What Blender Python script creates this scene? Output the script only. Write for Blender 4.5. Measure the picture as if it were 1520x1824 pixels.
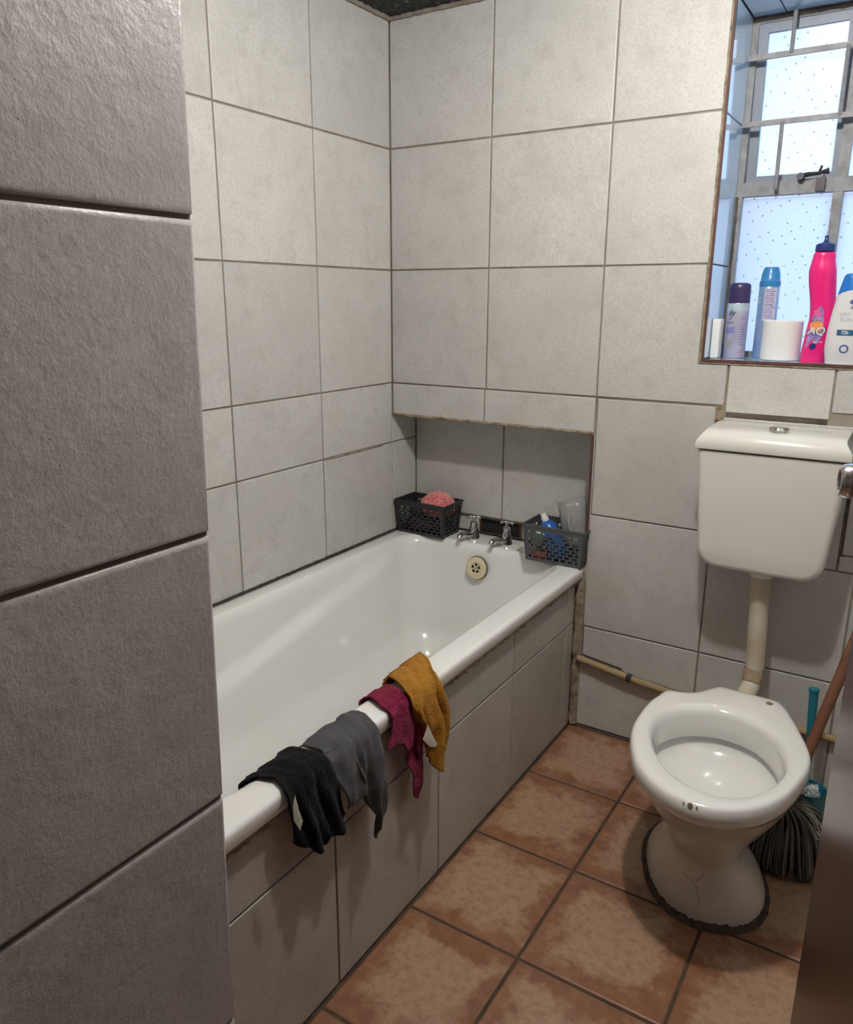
import bpy, bmesh, math, random
from mathutils import Vector, Matrix, noise as mnoise
random.seed(7)
for o in list(bpy.data.objects): bpy.data.objects.remove(o, do_unlink=True)
scn = bpy.context.scene
COL = scn.collection

# ------------------------------------------------------------------ camera
CAM = Vector((1.5345, -2.1928, 1.3490)); YAW, PITCH, ROLL, FPX = 0.5662, -0.2672, 0.0029, 1384.03
FW = Vector((-math.sin(YAW)*math.cos(PITCH), math.cos(YAW)*math.cos(PITCH), math.sin(PITCH)))
_rt = Vector((math.cos(YAW), math.sin(YAW), 0)); _up = _rt.cross(FW)
RT = math.cos(ROLL)*_rt + math.sin(ROLL)*_up; UP = -math.sin(ROLL)*_rt + math.cos(ROLL)*_up
cd = bpy.data.cameras.new('camera'); cam = bpy.data.objects.new('camera', cd); COL.objects.link(cam)
cd.sensor_fit = 'HORIZONTAL'; cd.sensor_width = 36.0; cd.lens = 36.0*FPX/1520.0; cd.clip_start = 0.02
cam.matrix_world = Matrix(((RT.x, UP.x, -FW.x, CAM.x), (RT.y, UP.y, -FW.y, CAM.y), (RT.z, UP.z, -FW.z, CAM.z), (0, 0, 0, 1)))
scn.camera = cam

# ------------------------------------------------------------------ light
world = bpy.data.worlds.new('sky'); scn.world = world; world.use_nodes = True
wn = world.node_tree.nodes; wl = world.node_tree.links
bg = wn['Background']; bg.inputs['Strength'].default_value = 3.0
tc = wn.new('ShaderNodeTexCoord'); sx = wn.new('ShaderNodeSeparateXYZ'); rp_ = wn.new('ShaderNodeValToRGB')
wl.new(tc.outputs['Generated'], sx.inputs[0]); wl.new(sx.outputs['Z'], rp_.inputs[0]); wl.new(rp_.outputs[0], bg.inputs['Color'])
rp_.color_ramp.elements[0].position = 0.0; rp_.color_ramp.elements[0].color = (.62, .72, .94, 1)
rp_.color_ramp.elements[1].position = 0.5; rp_.color_ramp.elements[1].color = (.40, .68, 1.0, 1)
lamp = bpy.data.lights.new('ceiling_bulb', 'POINT'); lamp.energy = 36; lamp.shadow_soft_size = 0.032; lamp.color = (1.0, .975, .935)
lo = bpy.data.objects.new('ceiling_bulb', lamp); lo.location = (1.16, -.97, 2.115); COL.objects.link(lo)
vs = scn.view_settings; vs.view_transform = 'Standard'; vs.look = 'None'; vs.gamma = 1.0; vs.exposure = 0.22; vs.use_curve_mapping = False

# ------------------------------------------------------------------ helpers
def on(u, v, axis, val):
    """point where the ray through photo pixel (u,v) meets the plane axis = val"""
    d = FW + (u-760)/FPX*RT - (v-912)/FPX*UP
    return CAM + d*((val-CAM[axis])/d[axis])

def link(name, me, m=None, parent=None, loc=(0, 0, 0), rot=None):
    o = bpy.data.objects.new(name, me); COL.objects.link(o); o.location = loc
    if rot: o.rotation_euler = rot
    if m is not None and len(me.materials) == 0: me.materials.append(m)
    if parent: o.parent = parent
    return o
def from_bm(bm, name, m=None, parent=None, smooth=False, loc=(0, 0, 0), rot=None, autos=None):
    bmesh.ops.recalc_face_normals(bm, faces=bm.faces[:])
    if smooth:
        for f in bm.faces: f.smooth = True
    if autos is not None:
        for e in bm.edges:
            if len(e.link_faces) == 2 and e.calc_face_angle(0) > math.radians(autos): e.smooth = False
    me = bpy.data.meshes.new(name); bm.to_mesh(me); bm.free()
    return link(name, me, m, parent, loc, rot)
def empty(name, loc, label, cat, rotz=0, group=None):
    o = bpy.data.objects.new(name, None); COL.objects.link(o); o.location = loc; o.rotation_euler = (0, 0, rotz)
    o.empty_display_size = .05
    return tag(o, label, cat, group)
def tag(o, label, cat, group=None):
    o['label'] = label; o['category'] = cat
    if group: o['group'] = group
    return o
def struct(o, label=None):
    o['kind'] = 'structure'
    if label: o['label'] = label
    return o
def box(bm, a, b):
    vs_ = [bm.verts.new((x, y, z)) for x in (a[0], b[0]) for y in (a[1], b[1]) for z in (a[2], b[2])]
    for f in ((0, 1, 3, 2), (4, 6, 7, 5), (0, 4, 5, 1), (2, 3, 7, 6), (0, 2, 6, 4), (1, 5, 7, 3)): bm.faces.new([vs_[i] for i in f])
    return vs_
def boxes(name, lst, m, parent=None):
    bm = bmesh.new()
    for a, b in lst: box(bm, a, b)
    return from_bm(bm, name, m, parent)
def rbox(bm, a, b, r, seg=3):
    v = box(bm, a, b); es = set()
    for x in v:
        for e in x.link_edges: es.add(e)
    bmesh.ops.bevel(bm, geom=list(es), offset=r, segments=seg, affect='EDGES', profile=.5)
def loft(bm, rings, cap0=False, cap1=False, closed=True):
    R = [[bm.verts.new(p) for p in r] for r in rings]
    n = len(R[0])
    for i in range(len(R)-1):
        for j in range(n if closed else n-1):
            k = (j+1) % n
            try: bm.faces.new((R[i][j], R[i][k], R[i+1][k], R[i+1][j]))
            except ValueError: pass
    if cap0: bm.faces.new(R[0])
    if cap1: bm.faces.new(R[-1])
    return R
def lathe(bm, prof, seg=24, c=(0, 0, 0), axis=None):
    rings = []
    for r, z in prof: rings.append([Vector((max(r, 1e-4)*math.cos(2*math.pi*k/seg), max(r, 1e-4)*math.sin(2*math.pi*k/seg), z)) for k in range(seg)])
    if axis is not None:
        q = Vector((0, 0, 1)).rotation_difference(Vector(axis))
        rings = [[q @ p for p in r] for r in rings]
    rings = [[p+Vector(c) for p in r] for r in rings]
    return loft(bm, rings, True, True)
def tube(bm, pts, rad, seg=10, cap=True):
    pts = [Vector(p) for p in pts]; n = len(pts)
    if not hasattr(rad, '__len__'): rad = [rad]*n
    rings = []; prev = None
    for i, p in enumerate(pts):
        t = (pts[min(i+1, n-1)]-pts[max(i-1, 0)]).normalized()
        if prev is None:
            a = t.cross(Vector((0, 0, 1)));
            if a.length < 1e-3: a = t.cross(Vector((1, 0, 0)))
        else: a = prev-t*prev.dot(t)
        a.normalize(); prev = a; b = t.cross(a)
        rings.append([p+rad[i]*(a*math.cos(2*math.pi*k/seg)+b*math.sin(2*math.pi*k/seg)) for k in range(seg)])
    loft(bm, rings, cap, cap)
def spline(pts, n=8, closed=False):
    P = [Vector(p) for p in pts]; out = []; m = len(P)
    for i in range(m if closed else m-1):
        if closed: a, b, c, d = P[(i-1) % m], P[i], P[(i+1) % m], P[(i+2) % m]
        else: a, b, c, d = P[max(i-1, 0)], P[i], P[i+1], P[min(i+2, m-1)]
        for k in range(n):
            t = k/n
            out.append(.5*((2*b)+(c-a)*t+(2*a-5*b+4*c-d)*t*t+(3*b-a-3*c+d)*t**3))
    if not closed: out.append(P[-1])
    return out
def resample(pts, n, closed=False):
    P = [Vector(p) for p in pts]
    if closed: P = P+[P[0]]
    L = [0]
    for i in range(1, len(P)): L.append(L[-1]+(P[i]-P[i-1]).length)
    out = []; cnt = n if closed else n-1; j = 0
    for k in range(n):
        s = L[-1]*k/cnt
        while j < len(L)-2 and L[j+1] < s: j += 1
        d = L[j+1]-L[j]; out.append(P[j].lerp(P[j+1], 0 if d < 1e-9 else min(1, (s-L[j])/d)))
    return out
def sstep(x): x = max(0, min(1, x)); return x*x*(3-2*x)
def lerp(a, b, t): return a+(b-a)*t

# ------------------------------------------------------------------ materials
MATS = {}
def nodes(name):
    m = bpy.data.materials.new(name); m.use_nodes = True; nt = m.node_tree
    return m, nt, nt.nodes['Principled BSDF']
def N(nt, t, **kw):
    n = nt.nodes.new(t)
    for k, v in kw.items(): setattr(n, k, v)
    return n
def mix(nt, fac, a, b, blend='MIX'):
    n = nt.nodes.new('ShaderNodeMix'); n.data_type = 'RGBA'; n.blend_type = blend; n.clamp_factor = True
    for s, v in ((0, fac), (6, a), (7, b)):
        if isinstance(v, bpy.types.NodeSocket): nt.links.new(v, n.inputs[s])
        elif s == 0: n.inputs[0].default_value = v
        else: n.inputs[s].default_value = (*v, 1) if len(v) == 3 else v
    return n.outputs[2]
def ramp(nt, sock, p0, p1, c0=(0, 0, 0), c1=(1, 1, 1)):
    r = nt.nodes.new('ShaderNodeValToRGB'); e = r.color_ramp.elements
    e[0].position = p0; e[1].position = p1; e[0].color = (*c0, 1); e[1].color = (*c1, 1)
    nt.links.new(sock, r.inputs[0]); return r.outputs[0]
def noise(nt, vec, scale, detail=4, rough=.55):
    n = nt.nodes.new('ShaderNodeTexNoise'); n.inputs['Scale'].default_value = scale; n.inputs['Detail'].default_value = detail; n.inputs['Roughness'].default_value = rough
    nt.links.new(vec, n.inputs['Vector']); return n.outputs['Fac']
def coords(nt, rnd=True):
    t = nt.nodes.new('ShaderNodeTexCoord')
    if not rnd: return t.outputs['Object']
    i = nt.nodes.new('ShaderNodeObjectInfo'); c = nt.nodes.new('ShaderNodeVectorMath'); c.operation = 'MULTIPLY_ADD'
    cx = nt.nodes.new('ShaderNodeCombineXYZ')
    for k in range(3): nt.links.new(i.outputs['Random'], cx.inputs[k])
    nt.links.new(cx.outputs[0], c.inputs[0]); c.inputs[1].default_value = (37, 53, 71); nt.links.new(t.outputs['Object'], c.inputs[2])
    return c.outputs[0]
def bump(nt, p, sock, strength, dist=.002):
    b = nt.nodes.new('ShaderNodeBump'); b.inputs['Strength'].default_value = strength; b.inputs['Distance'].default_value = dist
    nt.links.new(sock, b.inputs['Height']); nt.links.new(b.outputs[0], p.inputs['Normal'])
def mat(name, col, rough=.5, metal=0, var=None, vs_=8, bmp=None, coat=0, spec=.5, alpha=None, trans=0, sheen=0, emit=None):
    m, nt, p = nodes(name)
    p.inputs['Base Color'].default_value = (*col, 1); p.inputs['Roughness'].default_value = rough; p.inputs['Metallic'].default_value = metal
    p.inputs['Coat Weight'].default_value = coat; p.inputs['Coat Roughness'].default_value = .08; p.inputs['Specular IOR Level'].default_value = spec
    if trans: p.inputs['Transmission Weight'].default_value = trans
    if alpha is not None: p.inputs['Alpha'].default_value = alpha
    if sheen: p.inputs['Sheen Weight'].default_value = sheen
    v = coords(nt)
    if var is not None: nt.links.new(mix(nt, ramp(nt, noise(nt, v, vs_, 5), .35, .68), col, var), p.inputs['Base Color'])
    if bmp: bump(nt, p, noise(nt, v, bmp[0], 4), bmp[1], bmp[2] if len(bmp) > 2 else .002)
    return m

def tile_mat(name, c0, c1, speck, rough, fine_b, coarse_b, coarse=14, dirt=None):
    m, nt, p = nodes(name); v = coords(nt)
    base = mix(nt, ramp(nt, noise(nt, v, 5, 4, .6), .32, .68), c0, c1)
    base = mix(nt, ramp(nt, noise(nt, v, 17, 5, .7), .50, .92), base, tuple(x*.92 for x in speck))
    f = noise(nt, v, 150, 5, .7)
    base = mix(nt, ramp(nt, f, .46, .76), base, speck)
    sp = noise(nt, v, 230, 1, .5)
    base = mix(nt, ramp(nt, sp, .76, .80), base, tuple(x*.5 for x in speck))
    if dirt: base = mix(nt, ramp(nt, noise(nt, v, 2.3, 5, .65), .56, .80), base, dirt)
    i = nt.nodes.new('ShaderNodeObjectInfo'); mr = nt.nodes.new('ShaderNodeMapRange')
    nt.links.new(i.outputs['Random'], mr.inputs[0]); mr.inputs[3].default_value = .93; mr.inputs[4].default_value = 1.05
    hs = nt.nodes.new('ShaderNodeHueSaturation'); nt.links.new(base, hs.inputs['Color']); nt.links.new(mr.outputs[0], hs.inputs['Value'])
    nt.links.new(hs.outputs[0], p.inputs['Base Color']); p.inputs['Roughness'].default_value = rough
    a = nt.nodes.new('ShaderNodeMath'); a.operation = 'MULTIPLY_ADD'
    nt.links.new(noise(nt, v, coarse, 6, .62), a.inputs[0]); a.inputs[1].default_value = coarse_b/max(fine_b, .01); nt.links.new(f, a.inputs[2])
    bump(nt, p, a.outputs[0], fine_b, .003)
    return m
M_wall = tile_mat('wall_tile', (.600, .592, .568), (.530, .521, .498), (.430, .418, .392), .38, .10, .12, dirt=(.50, .475, .43))
M_part = tile_mat('rough_wall_tile', (.415, .393, .372), (.335, .309, .298), (.285, .262, .253), .40, .20, .95, coarse=26)
M_panel = tile_mat('panel_tile', (.475, .45, .41), (.395, .37, .335), (.32, .295, .26), .40, .12, .15, dirt=(.34, .30, .25))

def floor_mat():
    m, nt, p = nodes('terracotta_floor_tile')
    t = nt.nodes.new('ShaderNodeTexCoord'); s = nt.nodes.new('ShaderNodeSeparateXYZ'); nt.links.new(t.outputs['Object'], s.inputs[0])
    def mth(op, a, b=None):
        n = nt.nodes.new('ShaderNodeMath'); n.operation = op
        for k, x in enumerate((a, b)):
            if x is None: continue
            if isinstance(x, bpy.types.NodeSocket): nt.links.new(x, n.inputs[k])
            else: n.inputs[k].default_value = x
        return n.outputs[0]
    d = mth('MULTIPLY', mth('MAXIMUM', mth('ABSOLUTE', s.outputs[0]), mth('ABSOLUTE', s.outputs[1])), 1/.157)
    v = coords(nt)
    k = mth('ADD', mth('MULTIPLY', mth('SUBTRACT', noise(nt, v, 13, 7, .68), .5), 1.35), mth('SUBTRACT', .80, d))
    pale = ramp(nt, k, -.10, .22)
    warm = mix(nt, ramp(nt, noise(nt, v, 26, 5, .6), .38, .62), (.200, .086, .042), (.255, .122, .064))
    pl = mix(nt, ramp(nt, noise(nt, v, 55, 5, .7), .46, .66), (.365, .232, .150), (.275, .156, .092))
    c = mix(nt, pale, warm, pl)
    c = mix(nt, ramp(nt, noise(nt, v, 130, 2), .66, .74), c, (.20, .10, .055))
    nt.links.new(c, p.inputs['Base Color']); p.inputs['Roughness'].default_value = .42
    bump(nt, p, noise(nt, v, 70, 4), .12, .002)
    return m
M_floor = floor_mat()
M_grout = mat('grout', (.30, .275, .235), .9, var=(.205, .172, .128), vs_=7, bmp=(120, .4))
M_grout_dark = mat('dark_grout', (.135, .105, .078), .95, var=(.055, .043, .034), vs_=14, bmp=(90, .5))
M_partgrout = mat('brown_joint', (.16, .125, .105), .95, var=(.09, .068, .056), vs_=12, bmp=(90, .4))
M_floorgrout = mat('floor_grout', (.085, .052, .034), .95, var=(.045, .03, .022), vs_=20)
M_mortar = mat('crumbling_mortar', (.36, .30, .23), .95, var=(.16, .115, .075), vs_=40, bmp=(70, .9, .004))
M_mould_gap = mat('mould_and_gap_black', (.022, .020, .018), .9, var=(.06, .05, .042), vs_=30)
M_tub = mat('white_acrylic', (.84, .838, .82), .14, var=(.81, .803, .775), vs_=2.5, coat=.4)
M_china = mat('white_china', (.80, .792, .765), .10, coat=.6)
M_china_base = mat('stained_china', (.72, .69, .64), .22, var=(.60, .545, .475), vs_=6, coat=.3)
M_cist = mat('cream_plastic', (.70, .69, .645), .24, coat=.25)
M_chrome = mat('worn_chrome', (.62, .62, .62), .16, 1, var=(.36, .34, .32), vs_=60)
M_dark = mat('painted_dark', (.012, .011, .011), .8)
M_brown = mat('red_brown_trim', (.115, .042, .028), .6, var=(.06, .028, .02), vs_=40)
M_cream = mat('cream_plastic_cover', (.70, .62, .40), .3)
M_basket = mat('charcoal_plastic', (.018, .0185, .021), .42)
M_basket2 = mat('grey_plastic', (.060, .064, .069), .42)
M_plastw = mat('ceiling_white', (.60, .58, .54), .9)

def ceiling_mat():
    m, nt, p = nodes('mouldy_ceiling'); t = nt.nodes.new('ShaderNodeTexCoord')
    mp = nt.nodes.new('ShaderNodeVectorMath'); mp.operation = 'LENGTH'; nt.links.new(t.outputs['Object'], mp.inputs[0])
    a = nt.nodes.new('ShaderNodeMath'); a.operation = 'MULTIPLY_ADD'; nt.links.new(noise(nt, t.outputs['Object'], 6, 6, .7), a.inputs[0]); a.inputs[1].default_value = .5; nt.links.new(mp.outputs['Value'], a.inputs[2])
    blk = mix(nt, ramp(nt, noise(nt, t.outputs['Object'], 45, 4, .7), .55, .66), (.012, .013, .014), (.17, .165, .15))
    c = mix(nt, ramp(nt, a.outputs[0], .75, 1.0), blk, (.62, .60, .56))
    nt.links.new(c, p.inputs['Base Color']); p.inputs['Roughness'].default_value = .8
    return m

# ------------------------------------------------------------------ tiles
TCACHE = {}
def tile(parent, poly, O, U, V, Nn, m, thick=.008, gap=.005, bev=((0, -.0018), (.0009, -.0005), (.0022, 0)), name='tile'):
    """poly: 2D corners (ccw) on the wall plane O + a*U + b*V; front face flush with the plane, facing Nn"""
    c = (sum(p[0] for p in poly)/len(poly), sum(p[1] for p in poly)/len(poly)) if len(poly) != 4 else ((poly[0][0]+poly[2][0])/2, (poly[0][1]+poly[2][1])/2)
    loc = [(p[0]-c[0], p[1]-c[1]) for p in poly]
    key = (tuple((round(x, 4), round(y, 4)) for x, y in loc), tuple(U), tuple(V), tuple(Nn), m.name, gap, len(bev))
    if key not in TCACHE:
        def off(d):
            out = []; n = len(loc)
            for i in range(n):
                p0, p1, p2 = Vector(loc[i-1]), Vector(loc[i]), Vector(loc[(i+1) % n])
                e1 = (p1-p0).normalized(); e2 = (p2-p1).normalized()
                n1 = Vector((-e1.y, e1.x)); n2 = Vector((-e2.y, e2.x))
                k = 1+n1.dot(n2); out.append(p1+(n1+n2)*(d/k))
            return out
        U_, V_, N_ = Vector(U), Vector(V), Vector(Nn)
        bm = bmesh.new(); rings = []
        for ins, h in [(0, -thick)]+list(bev):
            rings.append([U_*q.x+V_*q.y+N_*h for q in off(gap/2+ins)])
        loft(bm, rings, False, True)
        if len(bev) > 3:
            for f in bm.faces: f.smooth = len(f.verts) == 4 and f.calc_area() < .006
        bmesh.ops.recalc_face_normals(bm, faces=bm.faces[:])
        me = bpy.data.meshes.new('tile'); bm.to_mesh(me); bm.free(); me.materials.append(m); TCACHE[key] = me
    p = Vector(O)+Vector(U)*c[0]+Vector(V)*c[1]
    return link(name, TCACHE[key], None, parent, p)
def rect(a0, a1, b0, b1): return [(a0, b0), (a1, b0), (a1, b1), (a0, b1)]
X, Y, Z = (1, 0, 0), (0, 1, 0), (0, 0, 1)
NX, NY, NZ = (-1, 0, 0), (0, -1, 0), (0, 0, -1)

CEIL = 2.172
zA, zB, zC, zE, zF, zG = 1.8065, 1.4402, 1.0739, .7183, .3514, .8688
ND = .148           # niche depth
NT = .966           # niche top
NR = .725           # niche right side
RIM = .548
WX0, WX1, WZ0, WZ1 = 1.0217, 1.535, 1.195, 2.058
RW = 1.80           # right wall
FY = -2.75          # front wall
G = .004            # joint depth

# ---------------- back wall
bw = boxes('wall_back', [((-.004, G, NT+.004), (NR, .32, 2.4)), ((NR+.004, G, -.1), (WX0-.006, .32, 2.4)), ((WX0-.006, G, -.1), (WX1+.006, .32, WZ0-.006)),
     ((WX0-.006, G, WZ1+.006), (WX1+.006, .32, 2.4)), ((WX1+.006, G, -.1), (RW+.2, .32, 2.4)), ((NR, G, -.1), (NR+.004, .32, 2.4)),
     ((-.004, ND+G, .607), (NR, .32, NT+.004)), ((-.004, ND+G, -.1), (NR, .32, .531)), ((-.004, ND+G, .531), (.272, .32, .607)), ((.434, ND+G, .531), (NR, .32, .607)), ((.272, .22, .531), (.434, .32, .607))], M_grout)
struct(bw)
def bt(poly, m=M_wall, **k): tile(bw, poly, (0, 0, 0), X, Z, NY, m, **k)
c1, c2 = .3613, .7287
for z0, z1 in ((zA, CEIL), (zB, zA), (zC, zB)):
    bt(rect(0, c1, z0, z1)); bt(rect(c1, c2, z0, z1))
for z0, z1 in ((zA, CEIL), (zB, zA)): bt(rect(c2, WX0-.004, z0, z1))
bt([(c2, zC), (1.088, zC), (1.088, WZ0-.010), (WX0-.010, WZ0-.010), (WX0-.010, zB), (c2, zB)])
bt(rect(WX0-.004, WX1+.06, WZ1, CEIL)); bt(rect(WX1+.06, RW, WZ1, CEIL))
for z0, z1 in ((1.70, WZ1), (1.34, 1.70), (1.074, 1.34)): bt(rect(WX1, RW, z0, z1))
bt(rect(1.090, 1.345, 1.056, WZ0-.010)); bt(rect(1.345, WX1, 1.074, WZ0-.010))
bt(rect(0, .357, NT+.002, zC)); bt(rect(.357, c2, NT+.002, zC))
bt(rect(c2+.004, 1.070, zE, zC-.002)); bt(rect(c2, 1.087, zF, zE))
bt(rect(1.087, 1.41, .666, 1.046)); bt(rect(1.415, RW, .711, 1.074)); bt(rect(1.41, RW, .666, .711))
bt(rect(1.087, 1.454, zF, .666)); bt(rect(1.454, RW, zF, .666))
bt([(c2+.003, .252), (.86, .236), (.87, .222), (1.087, .205), (1.087, zF), (c2+.003, zF)], M_wall); bt([(c2-.006, .004), (1.087, .004), (1.087, .205), (.9, .21), (c2-.006, .236)])
bt(rect(1.087, 1.454, .004, zF)); bt(rect(1.454, RW, .004, zF))
# niche back
def nt_(poly, **k): tile(bw, poly, (0, ND, 0), X, Z, NY, M_wall, **k)
nt_(rect(0, .356, .607, NT)); nt_(rect(.356, NR, .607, NT)); nt_(rect(0, .268, .50, .604)); nt_(rect(.438, NR, .50, .604)); nt_(rect(.268, .438, .50, .528))
# niche right side and underside
tile(bw, rect(0, ND, .5, NT), (NR-.001, 0, 0), Y, Z, NX, M_wall)
tile(bw, rect(0, .36, 0, ND), (0, 0, NT), X, Y, NZ, M_wall); tile(bw, rect(.36, NR, 0, ND), (0, 0, NT), X, Y, NZ, M_wall)
# ragged mortar under the niche lintel, brown edge strip at the niche side
def ribbon(name, pts, w, m, parent, jit=.0018, nrm=(0, -1, 0), wdir=(0, 0, 1), h=.003, step=.008):
    P = resample(pts, max(3, int(sum((Vector(pts[i+1])-Vector(pts[i])).length for i in range(len(pts)-1))/step)))
    n_, w_ = Vector(nrm), Vector(wdir); rings = []
    for p in P:
        a = w*(.70+.30*mnoise.noise(p*90)+.25*random.random()); c = p+w_*jit*.7*mnoise.noise(p*45)
        hh = h*(.6+.7*random.random())
        rings.append([c-w_*a/2, c-w_*a*.3+n_*hh, c+w_*a*.3+n_*hh*.9, c+w_*a/2])
    bm = bmesh.new(); loft(bm, rings, closed=False)
    return from_bm(bm, name, m, parent, True)
ribbon('mortar_edge', [(0, 0, NT+.001), (NR, 0, NT+.001)], .011, M_mortar, bw, nrm=(0, -1, 0))
boxes('edge_strip', [((NR-.003, -.003, .56), (NR+.004, .004, NT-.004))], M_brown, bw)
ribbon('mould_line', [(.0, ND-.001, .606), (.44, ND-.001, .606), (NR, ND-.001, .604)], .009, M_grout_dark, bw, h=.002)
ribbon('mould_line', [(.0, ND-.002, .551), (NR, ND-.002, .551)], .007, M_mould_gap, bw, h=.004)
ribbon('mortar_edge', [(1.095, .002, 1.052), (1.34, .002, 1.050)], .015, M_grout_dark, bw, h=.001)
ribbon('mortar_edge', [(1.079, .0025, 1.035), (1.079, .0025, 1.085)], .03, M_mortar, bw, nrm=(0, -1, 0), wdir=(1, 0, 0), h=.003)
ribbon('mortar_edge', [(1.416, .002, .67), (1.416, .002, 1.04)], .012, M_grout_dark, bw, wdir=(1, 0, 0), h=.001)
# pipe access opening: its dark depth painted as a black block, with a brown frame
boxes('recess_frame', [((.272, ND-.001, .601), (.434, .20, .607)), ((.428, ND-.001, .531), (.434, .20, .601)), ((.272, ND, .531), (.275, .20, .601)), ((.272, ND, .531), (.434, .20, .533))], M_brown, bw)
boxes('recess_back', [((.272, .158, .531), (.434, .219, .607))], M_dark, bw)
# corner mortar bead beside the tub panel
rings = []
bm = bmesh.new()
for i in range(60):
    z = .005+i*.0092; j = lambda: random.uniform(-.003, .003)
    rings.append([Vector((.703, -.0005, z)), Vector((.703+j(), -.011+j(), z)), Vector((.712+j(), -.013+j(), z)), Vector((.722+j(), -.004+j()*.5, z)), Vector((.7285, 0, z))])
loft(bm, rings, closed=False); from_bm(bm, 'mortar_bead', M_mortar, bw, True)

# ---------------- left wall
lw = struct(boxes('wall_left', [((-.3, -1.75, -.1), (-G, .32, 2.4))], M_grout))
for y0, y1 in ((-.372, 0), (-.738, -.372), (-1.104, -.738), (-1.47, -1.104), (-1.58, -1.47)):
    for z0, z1 in ((zA, CEIL), (zB, zA), (zC, zB), (zG, zC), (.5, zG)):
        tile(lw, rect(-y1, -y0, z0, z1), (0, 0, 0), NY, Z, X, M_wall)
for z0, z1 in ((zG, NT), (.5, zG)): tile(lw, rect(-ND, 0, z0, z1), (0, 0, 0), NY, Z, X, M_wall)
ribbon('mould_line', [(.001, -1.55, RIM+.004), (.001, .0, RIM+.004), (.001, ND, RIM+.004)], .008, M_mould_gap, lw, nrm=X, h=.005)
ribbon('mortar_edge', [(.001, -.36, zG), (.001, -.06, zG)], .006, M_mortar, lw, nrm=X, h=.0015)

# ---------------- partition at the near left (end of the tub alcove)
PX = .8207
def py(z): return -1.5655-(.90-z)*.0267
bm = bmesh.new(); pv = box(bm, (-.3, FY, -.1), (PX-.0065, -1.585, 2.4))
for v in pv:
    if v.co.y > -2: v.co.y = py(v.co.z)-.0035
pw = struct(from_bm(bm, 'wall_partition', M_partgrout))
rows = [-.0286, .3377, .7040, 1.0703, 1.4366, 1.8029, CEIL]
NEAR = ((0, -.0062), (.0004, -.0042), (.0016, -.0022), (.0036, -.0008), (.0066, 0))
for i in range(6):
    z0, z1 = max(rows[i], 0), rows[i+1]
    a0, a1 = -py(z0), -py(z1)
    tile(pw, [(a0, z0), (a0+.366, z0), (a1+.366, z1), (a1, z1)], (PX, 0, 0), NY, Z, X, M_part, thick=.012, gap=.0055, bev=NEAR)
    for k in (1, 2): tile(pw, [(1.5616+.366*k, z0), (1.5616+.366*(k+1), z0), (1.5616+.366*(k+1), z1), (1.5616+.366*k, z1)], (PX, 0, 0), NY, Z, X, M_part, thick=.012, gap=.0055, bev=NEAR)

# ---------------- tub front panel
XB = .702
tp = struct(boxes('wall_tub_panel', [((XB-.06, -1.585, -.1), (XB-.0035, .0, .515))], M_grout_dark))
ys = (-.008, -.0766, -.438, -.8246, -1.2072, -1.58)
for i in range(5):
    for z0, z1 in ((0, .3605), (.3605, .492)):
        tile(tp, rect(-ys[i], -ys[i+1], z0, z1), (XB, 0, 0), NY, Z, X, M_panel, gap=.0045)
ribbon('mortar_edge', [(XB+.001, -1.56, .499), (XB+.001, -.02, .499)], .022, M_mortar, tp, nrm=X, h=.010, jit=.005, step=.008)

# ---------------- floor
fl = struct(boxes('floor', [((-.3, FY-.1, -.12), (RW+.2, .3, -.003))], M_floorgrout))
fxs = [.672, .9796, 1.2883, 1.597, RW]; fys = [-.004, -.3198, -.6420, -.9547, -1.270, -1.586, -1.902, -2.218, -2.534, FY]
FB = ((0, -.0022), (.0018, -.0008), (.004, 0))
for i in range(4):
    for j in range(9):
        tile(fl, rect(fxs[i] if i else .705 if fys[j] > -1.58 else PX, fxs[i+1], fys[j+1], fys[j]), (0, 0, 0), X, Y, Z, M_floor, gap=.007, bev=FB)
# ---------------- remaining shell
struct(boxes('wall_right', [((RW, FY-.1, -.1), (RW+.2, .02, 2.4))], M_wall))
struct(boxes('wall_front', [((-.3, FY-.1, -.1), (RW+.2, FY, 2.4))], mat('fill_cutting_brown', (.16, .13, .11), .8)))  # unseen wall, coloured dark to cut the bounced fill light
bm = bmesh.new(); box(bm, (-.3, FY-.1, 0), (RW+.2, .32, .1)); struct(from_bm(bm, 'ceiling', ceiling_mat(), loc=(0, 0, CEIL)))
tr = ribbon('trim_1', [(.0, -.006, CEIL-.004), (RW, -.006, CEIL-.004)], .014, M_grout, None, nrm=(0, -1, 0), h=.008); struct(tr, 'grey filler along the top of the back wall')
tr = ribbon('trim_2', [(.006, -1.5, CEIL-.004), (.006, 0, CEIL-.004)], .016, M_grout, None, nrm=X, h=.008); struct(tr, 'grey filler along the top of the left wall')

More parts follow.
